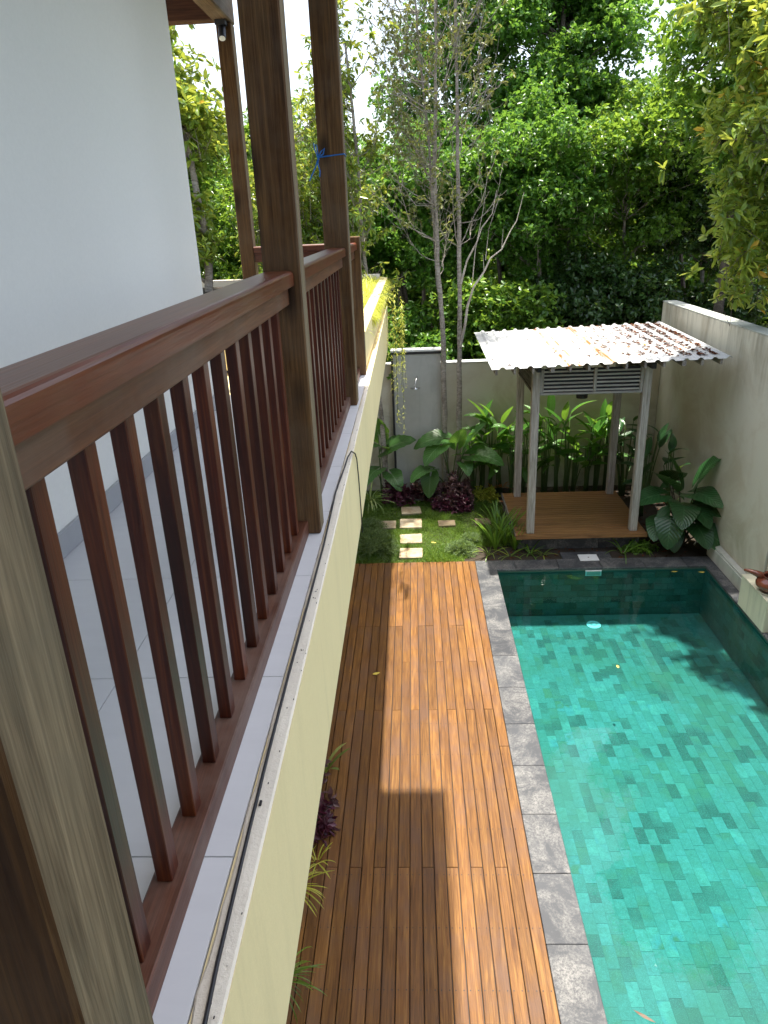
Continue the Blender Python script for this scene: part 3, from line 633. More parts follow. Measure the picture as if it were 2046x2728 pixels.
# planter with yellow grass on the house roof terrace
pt = thing('roof_planter', 'cream rendered planter trough beyond the balcony filled with yellow green grass', 'planter', (-.45, 9, ZF))
MB().box(-.52, -.405, 6.10, 12.1, ZF + .004, 3.745, .004).build('side_wall', M['fascia'], pt)
MB().box(-3.4, -.525, 6.10, 6.2, ZF + .004, 3.745, .004).build('front_wall', M['fascia'], pt)
MB().box(-3.4, -.525, 12.0, 12.1, ZF + .004, 3.80, .004).build('back_wall', M['ledge'], pt)
MB().box(-3.4, -.53, 6.21, 11.99, ZF - .3, 3.70).build('soil', M['soil'], pt)
rg = random.Random(11); g = MB()
for k in range(8000):
    x = -.56 - abs(rg.gauss(0, .40)); y = rg.uniform(6.3, 11.9)
    if x < -2.6: x = rg.uniform(-2.4, -.6)
    a = rg.uniform(0, 6.28); d = Vector((math.cos(a) * .8 + .25, math.sin(a) * .8, rg.uniform(.3, 1.2)))
    g.blade((x, y, 3.69), d, rg.uniform(.12, .30), rg.uniform(.008, .016), rg.uniform(.4, 1.8), 3)
for k in range(3200):
    y = rg.uniform(7.2, 11.9); d = Vector((1, rg.uniform(-.7, .7), rg.uniform(-.1, .8)))
    g.blade((rg.uniform(-.56, -.43), y, 3.74), d, rg.uniform(.08, .20), .013, rg.uniform(1.0, 3), 3)
g.build('yellow_grass', M['leaf_yellow'], pt, kind='stuff')
vn = thing('trailing_vine', 'thin yellow green vine strands hanging from the terrace edge before the shower panel', 'vine', (-.35, 9.9, ZF))
st_, lv = MB(), MB()
for k in range(15):
    x0, y0 = rg.uniform(-.50, -.40), rg.uniform(8.6, 10.2); L = rg.uniform(.6, 1.9); pts = []; x = x0; xo = rg.uniform(-.36, -.12)
    for j in range(14):
        u = j / 13; x = x0 + (xo - x0) * min(1, u * 3.2) + rg.uniform(-.006, .006); zz = 3.73 + .06 * math.sin(min(1, u * 3) * 3.14) - max(0, u - .2) * L / .8
        pts.append((x, y0 + .15 * u, zz))
        if j > 2:
            for q in range(5):
                a = rg.uniform(0, 6.28); lv.blade((x, y0 + .15 * u, zz + rg.uniform(-.06, .06)), (math.cos(a), math.sin(a), rg.uniform(-.8, .3)), rg.uniform(.03, .07), .011, .5, 2)
    st_.tube(pts, .0022, 3)
st_.build('strands', M['stem'], vn); lv.build('leaves', M['leaf_yellow'], vn, kind='stuff')

# ------------------------------------------------------------------ gazebo
gz = thing('gazebo', 'open gazebo of silvered timber posts with white corrugated roof beside the pool', 'gazebo', (2.4, 10.5, 0))
for a, b in ((1.46, 2.05), (2.05, 2.65), (2.65, 3.24)):
    MB().box(a + .002, b - .002, 9.80, 9.84, -.04, .225, .004).build('base_slab', M['slate'], gz)
MB().box(1.46, 3.24, 9.842, 11.36, -.04, .225).build('plinth', M['concrete'], gz)
y = 9.66; k = 0
while y < 11.40:
    MB().box(1.42 + rng.uniform(-.003, .003), 3.29 + rng.uniform(-.003, .003), y + .002, y + .0795, .228, .262, .003).build('plank', M['platform'], gz, (2.35, y, .26)); y += .083
MB().box(1.405, 3.30, 9.645, 9.660, .20, .262).build('fascia_board', M['platform'], gz)
MB().box(1.405, 1.4185, 9.6605, 11.41, .20, .262).build('fascia_board', M['greywood_y'], gz)
PST = [(1.575, 9.70), (3.06, 9.72), (1.59, 11.20), (3.105, 11.22)]
for x, y in PST: MB().box(x, x + .108, y, y + .105, .263, 2.655, .006).build('post', M['greywood'], gz, (x, y, .26))
for x in (1.60, 3.085): MB().box(x, x + .06, 9.52, 11.75, 2.658, 2.735, .004).build('roof_bearer', M['black_trim'], gz)
def rz(x, y): return 2.795 + .017 * (x - .985) + .022 * (y - 9.3)
for k in range(13):
    x = 1.03 + k * .2358; wdt = .05 if k in (3, 10) else .030
    z0 = rz(x, 9.34) - .035; z1 = rz(x, 12.0) - .035
    MB().add([(x, 9.30, z0 - .075), (x + wdt, 9.30, z0 - .075), (x + wdt, 9.30, z0), (x, 9.30, z0), (x, 12.0, z1 - .062), (x + wdt, 12.0, z1 - .062), (x + wdt, 12.0, z1), (x, 12.0, z1)],
             [(0, 1, 2, 3), (7, 6, 5, 4), (0, 4, 5, 1), (1, 5, 6, 2), (2, 6, 7, 3), (3, 7, 4, 0)]).build('rafter', M['white_cap'] if k < 0 else M['greywood_y'], gz)
def sheet(x0, x1, name='roof_sheet'):
    p = .1775; prof = [(0, 0), (.095, 0), (.120, .026), (.150, .026), (.1775, 0)]; xs_ = []
    k = 0
    while True:
        for a, h in prof[:-1]:
            X = .985 + k * p + a
            if x0 - 1e-6 <= X <= x1 + 1e-6: xs_.append((X, h))
        k += 1
        if k > 18: break
    ny = 14; vs = []; mb = MB()
    for j in range(ny + 1):
        Y = 9.28 + (12.12 - 9.28) * j / ny
        for X, h in xs_: vs.append((X, Y, rz(X, Y) - .033 + h))
    nx = len(xs_); top = [(j * nx + i, j * nx + i + 1, (j + 1) * nx + i + 1, (j + 1) * nx + i) for j in range(ny) for i in range(nx - 1)]
    mb.add(vs, top); me = mb.mesh(name); me.materials.append(M['roof_sheet'])
    o = link_mesh(name, me, None, gz)
    so = o.modifiers.new('thick', 'SOLIDIFY'); so.thickness = .002; so.offset = -1
for a, b in ((.98, 1.70 + .1775 * 0 + .02), (1.69 + .005, 2.42), (2.405, 3.13), (3.11, 3.99)):
    k0 = .985 + round((a - .985) / .1775) * .1775; k1 = .985 + round((b - .985) / .1775) * .1775 + (.001)
    sheet(k0, k1)
# louvres
def louvre_front(x0, x1, n=7):
    z0, z1 = 2.335, 2.655
    for k in range(n):
        z = z0 + .012 + (z1 - z0 - .01) * k / n
        MB().box(x0, x1, 9.738, 9.752, z, z + .024, .002).build('slat', M['greywood_x'], gz)
for a, b in ((1.688, 1.735), (2.40, 2.44), (3.015, 3.058)): MB().box(a, b, 9.73, 9.79, 2.335, 2.656, .003).build('louvre_frame', M['greywood'], gz)
MB().box(1.688, 3.058, 9.728, 9.792, 2.302, 2.333, .003).build('louvre_frame', M['greywood_x'], gz)
louvre_front(1.736, 2.399, 6); louvre_front(2.441, 3.014, 6)
MB().box(1.69, 3.056, 9.772, 9.786, 2.336, 2.65).build('dark_gap_sheet', M['black_trim'], gz)  # black sheet added behind the slats, standing in for shade in the gaps
for xx in (1.60, 3.12):
    for k in range(7):
        z = 2.36 + k * .042
        MB().add([(xx, 9.806, z), (xx, 11.198, z), (xx + .007, 11.198, z + .012), (xx + .007, 9.806, z + .012), (xx + .04, 9.806, z + .02), (xx + .04, 11.198, z + .02), (xx + .047, 11.198, z + .032), (xx + .047, 9.806, z + .032)],
                 [(0, 1, 2, 3), (3, 2, 6, 7), (7, 6, 5, 4), (4, 5, 1, 0), (0, 3, 7, 4), (1, 5, 6, 2)]).build('slat', M['greywood_y'], gz)
    MB().box(xx - .005, xx + .05, 9.806, 11.198, 2.302, 2.333, .003).build('louvre_frame', M['greywood_y'], gz)
lp = thing('hanging_lamp', 'black round lamp hanging under the gazebo roof, below the louvres', 'lamp', (2.43, 10.5, 2.6))
MB().tube([(2.43, 10.5, 2.72), (2.43, 10.5, 2.20)], .008, 6).build('rod', M['black_metal'], lp)
MB().lathe((2.43, 10.5, 2.07), [(0, .14), (.12, .14), (.125, .12), (.085, .05), (.08, .0), (.0, 0)], 18).build('shade', M['black_metal'], lp)
# leaf litter on the roof
lt = MB(); rl = random.Random(5)
def litter(x, y, z, L, W):
    a = rl.uniform(0, 6.28); c, s_ = math.cos(a), math.sin(a); tz = rl.uniform(.0, .02)
    P = [(-L / 2, 0, 0), (0, -W / 2, tz), (L / 2, 0, rl.uniform(0, .015)), (0, W / 2, tz * .5)]
    lt.add([(x + c * p[0] - s_ * p[1], y + s_ * p[0] + c * p[1], z + p[2] + .003) for p in P], [(0, 1, 2), (0, 2, 3)])
for k in range(2200):
    u = rl.random() ** .55; x = 2.15 + u * 1.8; y = rl.uniform(9.45, 12.05)
    kx = (x - .985) / .1775; fr_ = (kx % 1) * .1775
    if fr_ > .10 or (rl.random() > .12 + u * .95): continue
    if 9.3 < y < 9.7 and x < 3.2 and rl.random() < .7: continue
    litter(x, y, rz(x, y) - .031 + rl.uniform(0, .012), rl.uniform(.04, .11), rl.uniform(.014, .036))
for k in range(150):
    x = rl.uniform(1.0, 3.9); y = rl.uniform(9.35, 12.05); kx = ((x - .985) / .1775 % 1) * .1775
    litter(x, y, rz(x, y) - .031 + (.026 if kx > .1 else 0), rl.uniform(.02, .075), rl.uniform(.008, .02))
o = lt.build('leaf_litter', M['leaf_litter'], None, (3, 10.7, 2.82), kind='stuff'); props(o, 'red brown dry leaves gathered in the valleys of the white roof', 'dry leaves')

# ------------------------------------------------------------------ numpy foliage
def norm(a): return a / np.maximum(np.linalg.norm(a, axis=-1, keepdims=True), 1e-9)
def leaves_mesh(name, P, D, L, W, nr, hexa=False, fold=.18):
    """P base points, D unit directions, L lengths, W widths"""
    n = len(P); ref = norm(nr.normal(size=(n, 3)) + np.array([0, 0, 1.4])); S = norm(np.cross(D, ref)); N = np.cross(S, D)
    L = L[:, None]; W = W[:, None]
    if hexa:
        pts = [P, P + D * L * .3 + S * W * .42 + N * W * fold, P + D * L * .68 + S * W * .5 + N * W * fold - N * L * .04, P + D * L - N * L * .10,
               P + D * L * .68 - S * W * .5 + N * W * fold - N * L * .04, P + D * L * .3 - S * W * .42 + N * W * fold]
        V = np.stack(pts, 1).reshape(-1, 3); b = np.arange(n)[:, None] * 6
        F = np.concatenate([b + np.array([[0, 1, 2, 3]]), b + np.array([[0, 3, 4, 5]])], 1).reshape(-1, 4); k = 4
    else:
        pts = [P, P + D * L * .55 + S * W * .5 + N * W * fold, P + D * L - N * L * .06, P + D * L * .55 - S * W * .5 + N * W * fold]
        V = np.stack(pts, 1).reshape(-1, 3); b = np.arange(n)[:, None] * 4
        F = np.concatenate([b + np.array([[0, 1, 2]]), b + np.array([[0, 2, 3]])], 1).reshape(-1, 3); k = 3
    me = bpy.data.meshes.new(name); nf = len(F)
    me.vertices.add(len(V)); me.vertices.foreach_set('co', V.astype(np.float32).ravel())
    me.loops.add(nf * k); me.loops.foreach_set('vertex_index', F.astype(np.int32).ravel())
    me.polygons.add(nf); me.polygons.foreach_set('loop_start', np.arange(0, nf * k, k, dtype=np.int32)); me.polygons.foreach_set('loop_total', np.full(nf, k, np.int32))
    me.update(calc_edges=True); return me
def whorls(nr, clumps, dens, k, L, W, droop=.25, shell=.3, up=.6, spread=(35, 95)):
    """rosettes of k leaves at twig tips spread through ellipsoidal clumps (x,y,z,r[,squash])"""
    T, O = [], []
    for c in clumps:
        r = c[3]; sq = c[4] if len(c) > 4 else .8; n = max(4, int(dens * r ** 2.4))
        u = norm(nr.normal(size=(n, 3))); rad = (shell + (1 - shell) * nr.random((n, 1)) ** .6) * (1 + .38 * nr.random((n, 1)) ** 4) * r * (1 + .22 * np.sin(u[:, :1] * 7 + c[0] * 3) * np.cos(u[:, 1:2] * 6 + c[2] * 5))
        T.append(np.array(c[:3]) + u * rad * np.array([1, 1, sq])); O.append(norm(u + np.array([0, 0, up]) + nr.normal(size=(n, 3)) * .35))
    T = np.concatenate(T); O = np.concatenate(O); n = len(T); T = T + nr.normal(size=T.shape) * L * 1.1 * (nr.random((n, 1)) ** 2)
    T2 = np.repeat(T, k, 0); O2 = np.repeat(O, k, 0)
    a = norm(np.cross(O2, norm(nr.normal(size=(n * k, 3))))); th = np.radians(nr.uniform(*spread, size=(n * k, 1)))
    D = norm(O2 * np.cos(th) + a * np.sin(th) + np.array([0, 0, -1]) * droop * nr.random((n * k, 1)))
    P = T2 - O2 * nr.random((n * k, 1)) * L * .35
    s = nr.uniform(.65, 1.15, n * k)
    return P, D, L * s, W * s * nr.uniform(.8, 1.15, n * k), T, O
def branch_path(a, b, rr, sag=.1, n=5):
    a, b = Vector(a), Vector(b); pts = []; L = (b - a).length
    for i in range(n + 1):
        u = i / n; p = a.lerp(b, u); j = L * .045 * math.sin(u * math.pi)
        pts.append(p + Vector((rr.uniform(-j, j), rr.uniform(-j, j), -sag * L * math.sin(u * math.pi) + rr.uniform(-j, j))))
    return pts
def tree(name, label, base, trunk, tr_r, clumps, dens, k, L, W, mat, bark, seed, cat='tree', group=None, droop=.25, hexa=False, twigs=.08, up=.6, spread=(35, 95), shell=.3, leafparts=0, limb=1.):
    nr = np.random.default_rng(seed); rr = random.Random(seed)
    t = thing(name, label, cat, base, group)
    pts = [Vector(base)] + [Vector(p) for p in trunk]
    rad = [tr_r * (1 - .75 * i / (len(pts) - 1)) for i in range(len(pts))]
    # smooth, knobbly trunk
    fine, fr = [], []
    for i in range(len(pts) - 1):
        for j in range(4):
            u = j / 4; q = pts[i].lerp(pts[i + 1], u); fine.append(q + Vector((rr.uniform(-1, 1), rr.uniform(-1, 1), 0)) * tr_r * .18); fr.append((rad[i] * (1 - u) + rad[i + 1] * u) * rr.uniform(.92, 1.1))
    fine.append(pts[-1]); fr.append(rad[-1]); fine[0] = pts[0]
    MB().tube(fine, fr, 9).build('trunk', bark, t, smooth=True)
    lb = MB()
    for c in clumps:
        if rr.random() > limb: continue
        cz = c[2] - c[3] * .3; cand = [q for q in fine if q.z < cz - .1] or [fine[0]]; q = min(cand, key=lambda q: (Vector(c[:3]) - q).length + abs((cz - q.z) - .8) * .5)
        r0 = max(.008, min(tr_r * .4, c[3] * .035)); pth = branch_path(q, (c[0], c[1], cz), rr, -.06)
        lb.tube(pth, [r0 * (1 - .6 * i / 5) for i in range(6)], 5, False)
        for s_ in range(5):
            u = norm(nr.normal(size=3)); e = Vector(c[:3]) + Vector(u) * c[3] * .8; lb.tube(branch_path((c[0], c[1], cz), e, rr, -.05, 3), [r0 * .4, r0 * .3, r0 * .2, r0 * .1], 3, False)
    P, D, Ls, Ws, T, O = whorls(nr, clumps, dens, k, L, W, droop, shell, up, spread)
    idx = nr.permutation(len(T))[:int(len(T) * twigs)]
    for i in idx:
        p = Vector(T[i]); o = Vector(O[i]); lb.tube([p - o * L * 2.6 + Vector((0, 0, -L * .6)), p - o * L, p], [.004, .003, .002], 3, False)
    if lb.v: lb.build('branches', bark, t)
    if leafparts:
        sel = np.argsort(np.linalg.norm(P - np.array([0, 0, 4.6]), axis=1))[:leafparts]; mask = np.ones(len(P), bool); mask[sel] = False
        protos = []
        for q in range(3):
            one = leaves_mesh('leaf', np.zeros((1, 3)), np.array([[1., 0, 0]]), np.array([1.]), np.array([.30 + .05 * q]), np.random.default_rng(q), True); one.materials.append(mat); protos.append(one)
        for i in sel:
            X = Vector(D[i]).normalized(); Z = Vector((rr.gauss(0, .5), rr.gauss(0, .5), 1.2)); Yv = Z.cross(X).normalized(); Z = X.cross(Yv)
            mt = Matrix((X, Yv, Z)).transposed() * float(Ls[i]); inst('leaf', protos[i % 3], Vector(P[i]), t, mtx=mt)
        P, D, Ls, Ws = P[mask], D[mask], Ls[mask], Ws[mask]
    link_mesh('crown', leaves_mesh('crown', P, D, Ls, Ws, nr, hexa), mat, t, kind='stuff')
    return t
def blob(rr, cx, cy, cz, rx, ry, rz_, n, r0, r1, hollow=.5):
    out = []
    for _ in range(n):
        while True:
            u = [rr.uniform(-1, 1) for _ in range(3)]; d = math.sqrt(sum(q * q for q in u))
            if hollow < d <= 1: break
        out.append((cx + u[0] * rx, cy + u[1] * ry, cz + u[2] * rz_, rr.uniform(r0, r1), rr.uniform(.6, .9)))
    return out
rr = random.Random(21)
# right-hand tree with yellow-green whorled leaves leaning over the wall
cl = [(3.95, 9.5, 3.62, .22), (4.4, 9.7, 3.85, .42), (3.95, 9.5, 4.15, .35), (4.5, 9.4, 4.35, .5), (3.75, 9.3, 4.5, .28), (4.0, 9.6, 4.95, .38), (4.6, 9.5, 5.1, .6), (3.8, 9.7, 5.5, .42), (4.5, 9.8, 5.9, .6), (3.9, 9.6, 6.3, .45),
      (3.55, 9.8, 6.75, .4), (4.5, 9.6, 6.8, .7), (5.3, 10, 5.5, .8), (5.2, 9.7, 4.3, .6), (5.4, 10, 6.8, .8), (4.1, 9.9, 7.4, .7), (5.0, 10, 7.9, .9), (3.75, 8.6, 5.3, .3), (4.3, 8.0, 5.3, .4), (4.4, 8.4, 6.4, .5), (4.05, 8.0, 4.75, .28), (3.7, 8.7, 6.3, .35), (5.0, 8.8, 3.6, .5), (5.3, 9.2, 5, .6)]
tree('leaning_tree', 'yellow green tree with whorled leaves leaning over the side wall at the right', (5.9, 10.3, -.25), [(5.8, 10.2, 2), (5.5, 10, 3.8), (5.2, 9.9, 5.5), (5.0, 9.9, 7.2)], .14, cl, 560, 8, .155, .05, M['leaf_olive'], M['bark_dark'], 3, droop=.45, hexa=True, twigs=.15, leafparts=290)
cl = blob(rr, 6.6, 12.2, 6.6, 1.5, 1.4, 2.3, 22, .5, .9)
tree('leafy_tree', 'dark mid green tree behind the leaning one, high at the right edge', (6.6, 12.5, -.25), [(6.6, 12.3, 3), (6.6, 12.2, 7)], .15, cl, 330, 7, .15, .055, M['leaf_mid'], M['bark_dark'], 5, hexa=True)
cl = blob(rr, 5.4, 13.4, 6.9, 1.1, 1.0, 1.7, 18, .4, .75)
tree('leafy_tree', 'mid green tree with gaps of sky beside it, left of the yellow green tree', (5.4, 13.6, -.25), [(5.4, 13.4, 3.5), (5.3, 13.4, 7)], .12, cl, 330, 7, .15, .055, M['leaf_mid'], M['bark_dark'], 6, hexa=True)
# big bright round-leaved tree in the centre
cl = blob(rr, 3.1, 17, 7.5, 1.6, 1.4, 2.0, 60, .3, .65, .2) + [(2.3, 17, 8.9, .8), (3.2, 17, 9.3, .9), (3.9, 17, 8.3, .6), (4.35, 17, 7.6, .45), (1.9, 17, 8.0, .5), (3.9, 17, 5.6, 1.0), (2.4, 16.8, 5.6, 1.0), (1.5, 16.8, 6.6, .9), (.8, 16.8, 7.4, .7), (1.2, 17, 8.4, .7), (.4, 17.3, 7.9, .7), (.7, 17.3, 8.9, .7), (-.1, 17.3, 6.9, .7), (1.7, 17.2, 9.2, .8), (1.6, 17.2, 7.6, .8), (.3, 17.2, 6.2, .8), (.9, 16.8, 5.9, .8), (4.4, 16.8, 6.5, .9), (3.2, 16.6, 6.2, 1.1)]
tree('round_leaved_tree', 'tall bright green tree with small round leaves in the centre of the forest', (3.0, 17.2, -.25), [(3.1, 17.2, 3), (3.0, 17, 5.5), (3.1, 17, 8.5)], .17, cl, 1050, 5, .095, .07, M['leaf_bright'], M['bark_dark'], 8, up=.3, spread=(30, 110), twigs=.03)
cl = blob(rr, 6.3, 18.5, 5.9, 1.2, 1.1, 1.2, 26, .35, .6)
tree('round_leaved_tree', 'lower bright yellow green tree crown right of the tallest central tree', (6.1, 18.7, -.25), [(6.1, 18.5, 3), (6.0, 18.5, 6.8)], .15, cl, 950, 5, .10, .07, M['leaf_bright'], M['bark_dark'], 9, up=.4, twigs=.03)
# understorey trees of the middle band
mid = [(.4, 15.2, 4.8, 1.2, 1.0, 1.5, 'leaf_bright', 'bright green bushy tree behind the two slender trunks'), (2.4, 14.8, 4.9, 1.2, .9, 1.4, 'leaf_bright', 'bright green bushy tree above the left half of the gazebo roof'),
       (4.1, 15.2, 5.2, 1.3, .9, 1.5, 'leaf_mid', 'dark green bushy tree above the right half of the gazebo roof'), (-1.3, 15.8, 4.6, 1.3, 1.0, 1.5, 'leaf_bright', 'bright green bushy tree seen right of the newel post'),
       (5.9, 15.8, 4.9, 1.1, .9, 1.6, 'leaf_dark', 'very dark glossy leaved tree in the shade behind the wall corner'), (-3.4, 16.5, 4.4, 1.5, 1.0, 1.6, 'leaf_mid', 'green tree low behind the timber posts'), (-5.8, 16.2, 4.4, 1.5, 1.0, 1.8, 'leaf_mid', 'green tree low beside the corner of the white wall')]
for i, (x, y, z, rx, ry, rz_, mt, lab) in enumerate(mid):
    cl = blob(rr, x, y, z, rx * 1.1, ry * 1.2, rz_ * 1.1, 46, .25, .55, .15)
    tree('forest_tree', lab, (x, y + .1, -.25), [(x + .1, y, 2), (x, y, z)], .09, cl, 1150, 5, .10, .062, M[mt], M['bark'], 30 + i, up=.5, twigs=.07, spread=(30, 110))
# low dark foliage behind the garden wall
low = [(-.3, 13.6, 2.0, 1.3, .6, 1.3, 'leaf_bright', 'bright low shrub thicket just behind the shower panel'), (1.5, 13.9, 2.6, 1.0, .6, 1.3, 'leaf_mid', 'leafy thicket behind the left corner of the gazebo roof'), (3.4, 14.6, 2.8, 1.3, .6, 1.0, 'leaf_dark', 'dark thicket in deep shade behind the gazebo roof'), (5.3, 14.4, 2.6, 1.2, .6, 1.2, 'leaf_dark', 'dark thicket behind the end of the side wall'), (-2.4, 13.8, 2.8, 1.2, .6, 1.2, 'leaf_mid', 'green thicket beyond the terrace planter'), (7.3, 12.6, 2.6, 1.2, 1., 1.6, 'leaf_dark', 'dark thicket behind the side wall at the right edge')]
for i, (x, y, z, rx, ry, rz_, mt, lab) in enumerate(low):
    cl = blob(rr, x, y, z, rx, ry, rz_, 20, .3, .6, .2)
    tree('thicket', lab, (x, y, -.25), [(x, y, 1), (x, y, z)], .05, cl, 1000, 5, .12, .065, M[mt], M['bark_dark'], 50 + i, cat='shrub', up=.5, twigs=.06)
# trees seen between the wall and the posts
cl = blob(rr, -3.6, 11.2, 5.9, 1.0, .8, 2.0, 26, .3, .6, .2)
tree('whorled_tree', 'olive green tree with large drooping leaves between the white wall and the slim post', (-3.3, 11.4, -.25), [(-3.2, 11.3, 2.5), (-3.0, 11.2, 4.2), (-3.1, 11.2, 5.5), (-3.4, 11.2, 7.5)], .09, cl, 420, 8, .15, .055, M['leaf_olive'], M['bark'], 70, droop=.6, hexa=True, twigs=.3, leafparts=290)
cl = blob(rr, -2.1, 12.2, 5.2, .7, .6, 1.8, 18, .25, .5, .1) + blob(rr, -1.3, 12.8, 5.0, .7, .5, 1.7, 14, .2, .45, .1)
cl2 = blob(rr, -4.6, 13.6, 5.6, 1.2, .8, 2.6, 30, .35, .65, .1)
tree('whorled_tree', 'greener tree filling the gap behind the olive tree beside the white wall', (-4.4, 13.8, -.25), [(-4.4, 13.7, 3), (-4.6, 13.6, 6.5)], .09, cl2, 500, 7, .13, .05, M['leaf_mid'], M['bark'], 72, droop=.4, hexa=True, twigs=.15)
cl2 = blob(rr, -2.6, 14.6, 4.6, .9, .7, 1.9, 24, .3, .55, .1)
tree('whorled_tree', 'mid green tree low behind the tall knotty post', (-2.6, 14.8, -.25), [(-2.6, 14.7, 3), (-2.6, 14.6, 5.5)], .08, cl2, 600, 7, .11, .045, M['leaf_mid'], M['bark'], 73, droop=.3, hexa=True, twigs=.15)
tree('whorled_tree', 'slender olive green tree between the two tall posts, thinning out to the sky', (-1.6, 12.9, -.25), [(-1.7, 12.6, 2.5), (-1.9, 12.3, 5), (-1.9, 12.3, 7.5)], .06, cl, 420, 7, .12, .04, M['leaf_olive'], M['bark'], 71, droop=.3, hexa=True, twigs=.5, up=1.)

# slender trees with upswept bare branches
def slender(label, base, trunk, r, seed, zr, nb, length, lean, leafiness, mat, zrange_leaf, Lf=.085, name='slender_tree', bark=None, extra=None, spread_=.42):
    rr = random.Random(seed); nr = np.random.default_rng(seed); bark = bark or M['bark']
    t = thing(name, label, 'tree', base, 'slender trees in the garden'); pts = [Vector(base)] + [Vector(p) for p in trunk]; fine, fr = [], []
    for i in range(len(pts) - 1):
        for j in range(5):
            u = j / 5; q = pts[i].lerp(pts[i + 1], u); w = (i + u) / (len(pts) - 1)
            fine.append(q + Vector((rr.uniform(-1, 1), rr.uniform(-1, 1), 0)) * r * .16 * (i + j > 0)); fr.append(r * (1 - .68 * w) * rr.uniform(.9, 1.12))
    fine.append(pts[-1]); fr.append(r * .3)
    MB().tube(fine, fr, 10).build('trunk', bark, t, smooth=True)
    bt = MB(); P, D = [], []
    for k in range(nb):
        z = rr.uniform(*zr); i = min(range(len(fine)), key=lambda i: abs(fine[i].z - z)); s = fine[i].copy()
        a = rr.uniform(0, 6.28) if rr.random() > .4 else lean + rr.uniform(-.6, .6)
        L = length * rr.uniform(.4, 1.15); q = s; d = Vector((math.cos(a), math.sin(a) * .8, rr.uniform(.1, .9))).normalized(); path = [s]
        for j in range(7):
            d = (d + Vector((0, 0, spread_ * (.8 if j > 1 else .1))) + Vector((rr.gauss(0, .22), rr.gauss(0, .22), rr.gauss(0, .16)))).normalized(); q = q + d * L / 7; path.append(q)
            if j > 1:
                for _ in range(2):
                    dd = (d + Vector((rr.gauss(0, .6), rr.gauss(0, .5), rr.gauss(.15, .35)))).normalized(); e = q + dd * L * rr.uniform(.12, .32); mid_ = q.lerp(e, .5) + Vector((0, 0, -.02)); bt.tube([q, mid_, e + Vector((0, 0, .03))], [.0034, .0026, .0014], 3, False)
                    if rr.random() < leafiness and e.z > zrange_leaf:
                        for _l in range(rr.randint(3, 7)):
                            b_ = rr.uniform(0, 6.28); P.append(e); D.append(Vector((math.cos(b_) * .7, math.sin(b_) * .7, rr.uniform(-1.2, .5))).normalized())
        bt.tube(path, [.0085 * (1 - .8 * j / 7) * (L / length + .2) for j in range(8)], 4, False)
    bt.build('branches', bark, t)
    if extra:
        eb = MB()
        for pth, ra in extra: eb.tube(pth, ra, 6, False)
        eb.build('bare_branch', M['bark_pale'], t, smooth=True)
    if P:
        P = np.array([p[:] for p in P]); D = np.array([d[:] for d in D]); s = nr.uniform(.7, 1.2, len(P)) * Lf
        link_mesh('foliage', leaves_mesh('foliage', P, D, s, s * .34, nr, True), mat, t, kind='stuff')
    return t
slender('left of the two slender grey trunks rising from the purple shrubs', (.52, 12.08, -.03), [(.49, 12.1, 1.5), (.48, 12.15, 2.75), (.40, 12.15, 3.95), (.37, 12.2, 5.3), (.40, 12.2, 6.5), (.44, 12.2, 8.5)], .055, 101, (3.7, 8.4), 52, 1.3, math.pi, .7, M['leaf_drab'], 4.2)
slender('right of the two slender grey trunks, with a pale bare side branch', (.70, 12.05, -.03), [(.74, 12.1, 1.5), (.75, 12.15, 2.75), (.74, 12.2, 4.5), (.71, 12.2, 6.0), (.69, 12.2, 8.5)], .055, 102, (3.7, 8.4), 56, 1.25, 0., .5, M['leaf_drab'], 4.6,
        extra=[([(.76, 12.12, 2.6), (.83, 12.05, 2.95), (.87, 12.05, 3.25), (.96, 12.0, 3.55), (1.12, 11.95, 3.78), (1.22, 11.95, 3.98), (1.38, 11.9, 4.1), (1.52, 11.9, 4.38), (1.60, 11.9, 4.5), (1.70, 11.9, 4.9)], [.024, .021, .019, .016, .014, .012, .010, .008, .006, .003]),
 ([(.77, 12.1, 3.6), (.86, 12.05, 3.95), (1.0, 12.0, 4.2), (1.08, 12, 4.42), (1.24, 12, 4.62), (1.30, 12, 4.95)], [.017, .014, .012, .010, .006, .003]), ([(1.38, 11.9, 4.1), (1.40, 11.9, 4.4)], [.006, .002]), ([(1.12, 11.95, 3.78), (1.10, 11.95, 4.05)], [.006, .002]),
               ([(.94, 12.0, 3.6), (.98, 11.95, 4.1), (1.1, 11.95, 4.7), (1.15, 11.9, 5.2)], [.009, .006, .004, .002]), ([(1.14, 11.95, 3.95), (1.18, 11.9, 4.4), (1.35, 11.9, 4.9)], [.006, .004, .002])])
slender('thin leaning grey stem branching left of the two slender trunks', (.455, 12.16, 3.1), [(.40, 12.24, 3.7), (.35, 12.3, 4.6), (.30, 12.3, 5.6), (.15, 12.3, 7.0), (.08, 12.3, 8.6)], .034, 103, (4.8, 8.4), 48, 1.4, math.pi, .7, M['leaf_drab'], 4.8)
slender('dark slender trunk rising behind the balcony edge, left of the shower panel', (-.55, 12.0, -.03), [(-.58, 12.05, 1.2), (-.66, 12.1, 2.6), (-.78, 12.2, 4.2), (-.80, 12.2, 5.5), (-.9, 12.2, 7.0)], .05, 104, (3.2, 6.4), 60, .9, math.pi, .9, M['leaf_olive'], 2.5, .11, spread_=.5)
slender('thin upright stem against the sky between the second post and the trunks', (-1.2, 12.2, -.03), [(-1.2, 12.3, 2.6), (-1.35, 12.3, 4.6), (-1.3, 12.3, 6.0), (-1.2, 12.3, 7.9)], .036, 105, (3.4, 7.2), 60, .8, 0, .8, M['leaf_olive'], 2.5, .11, spread_=.55)
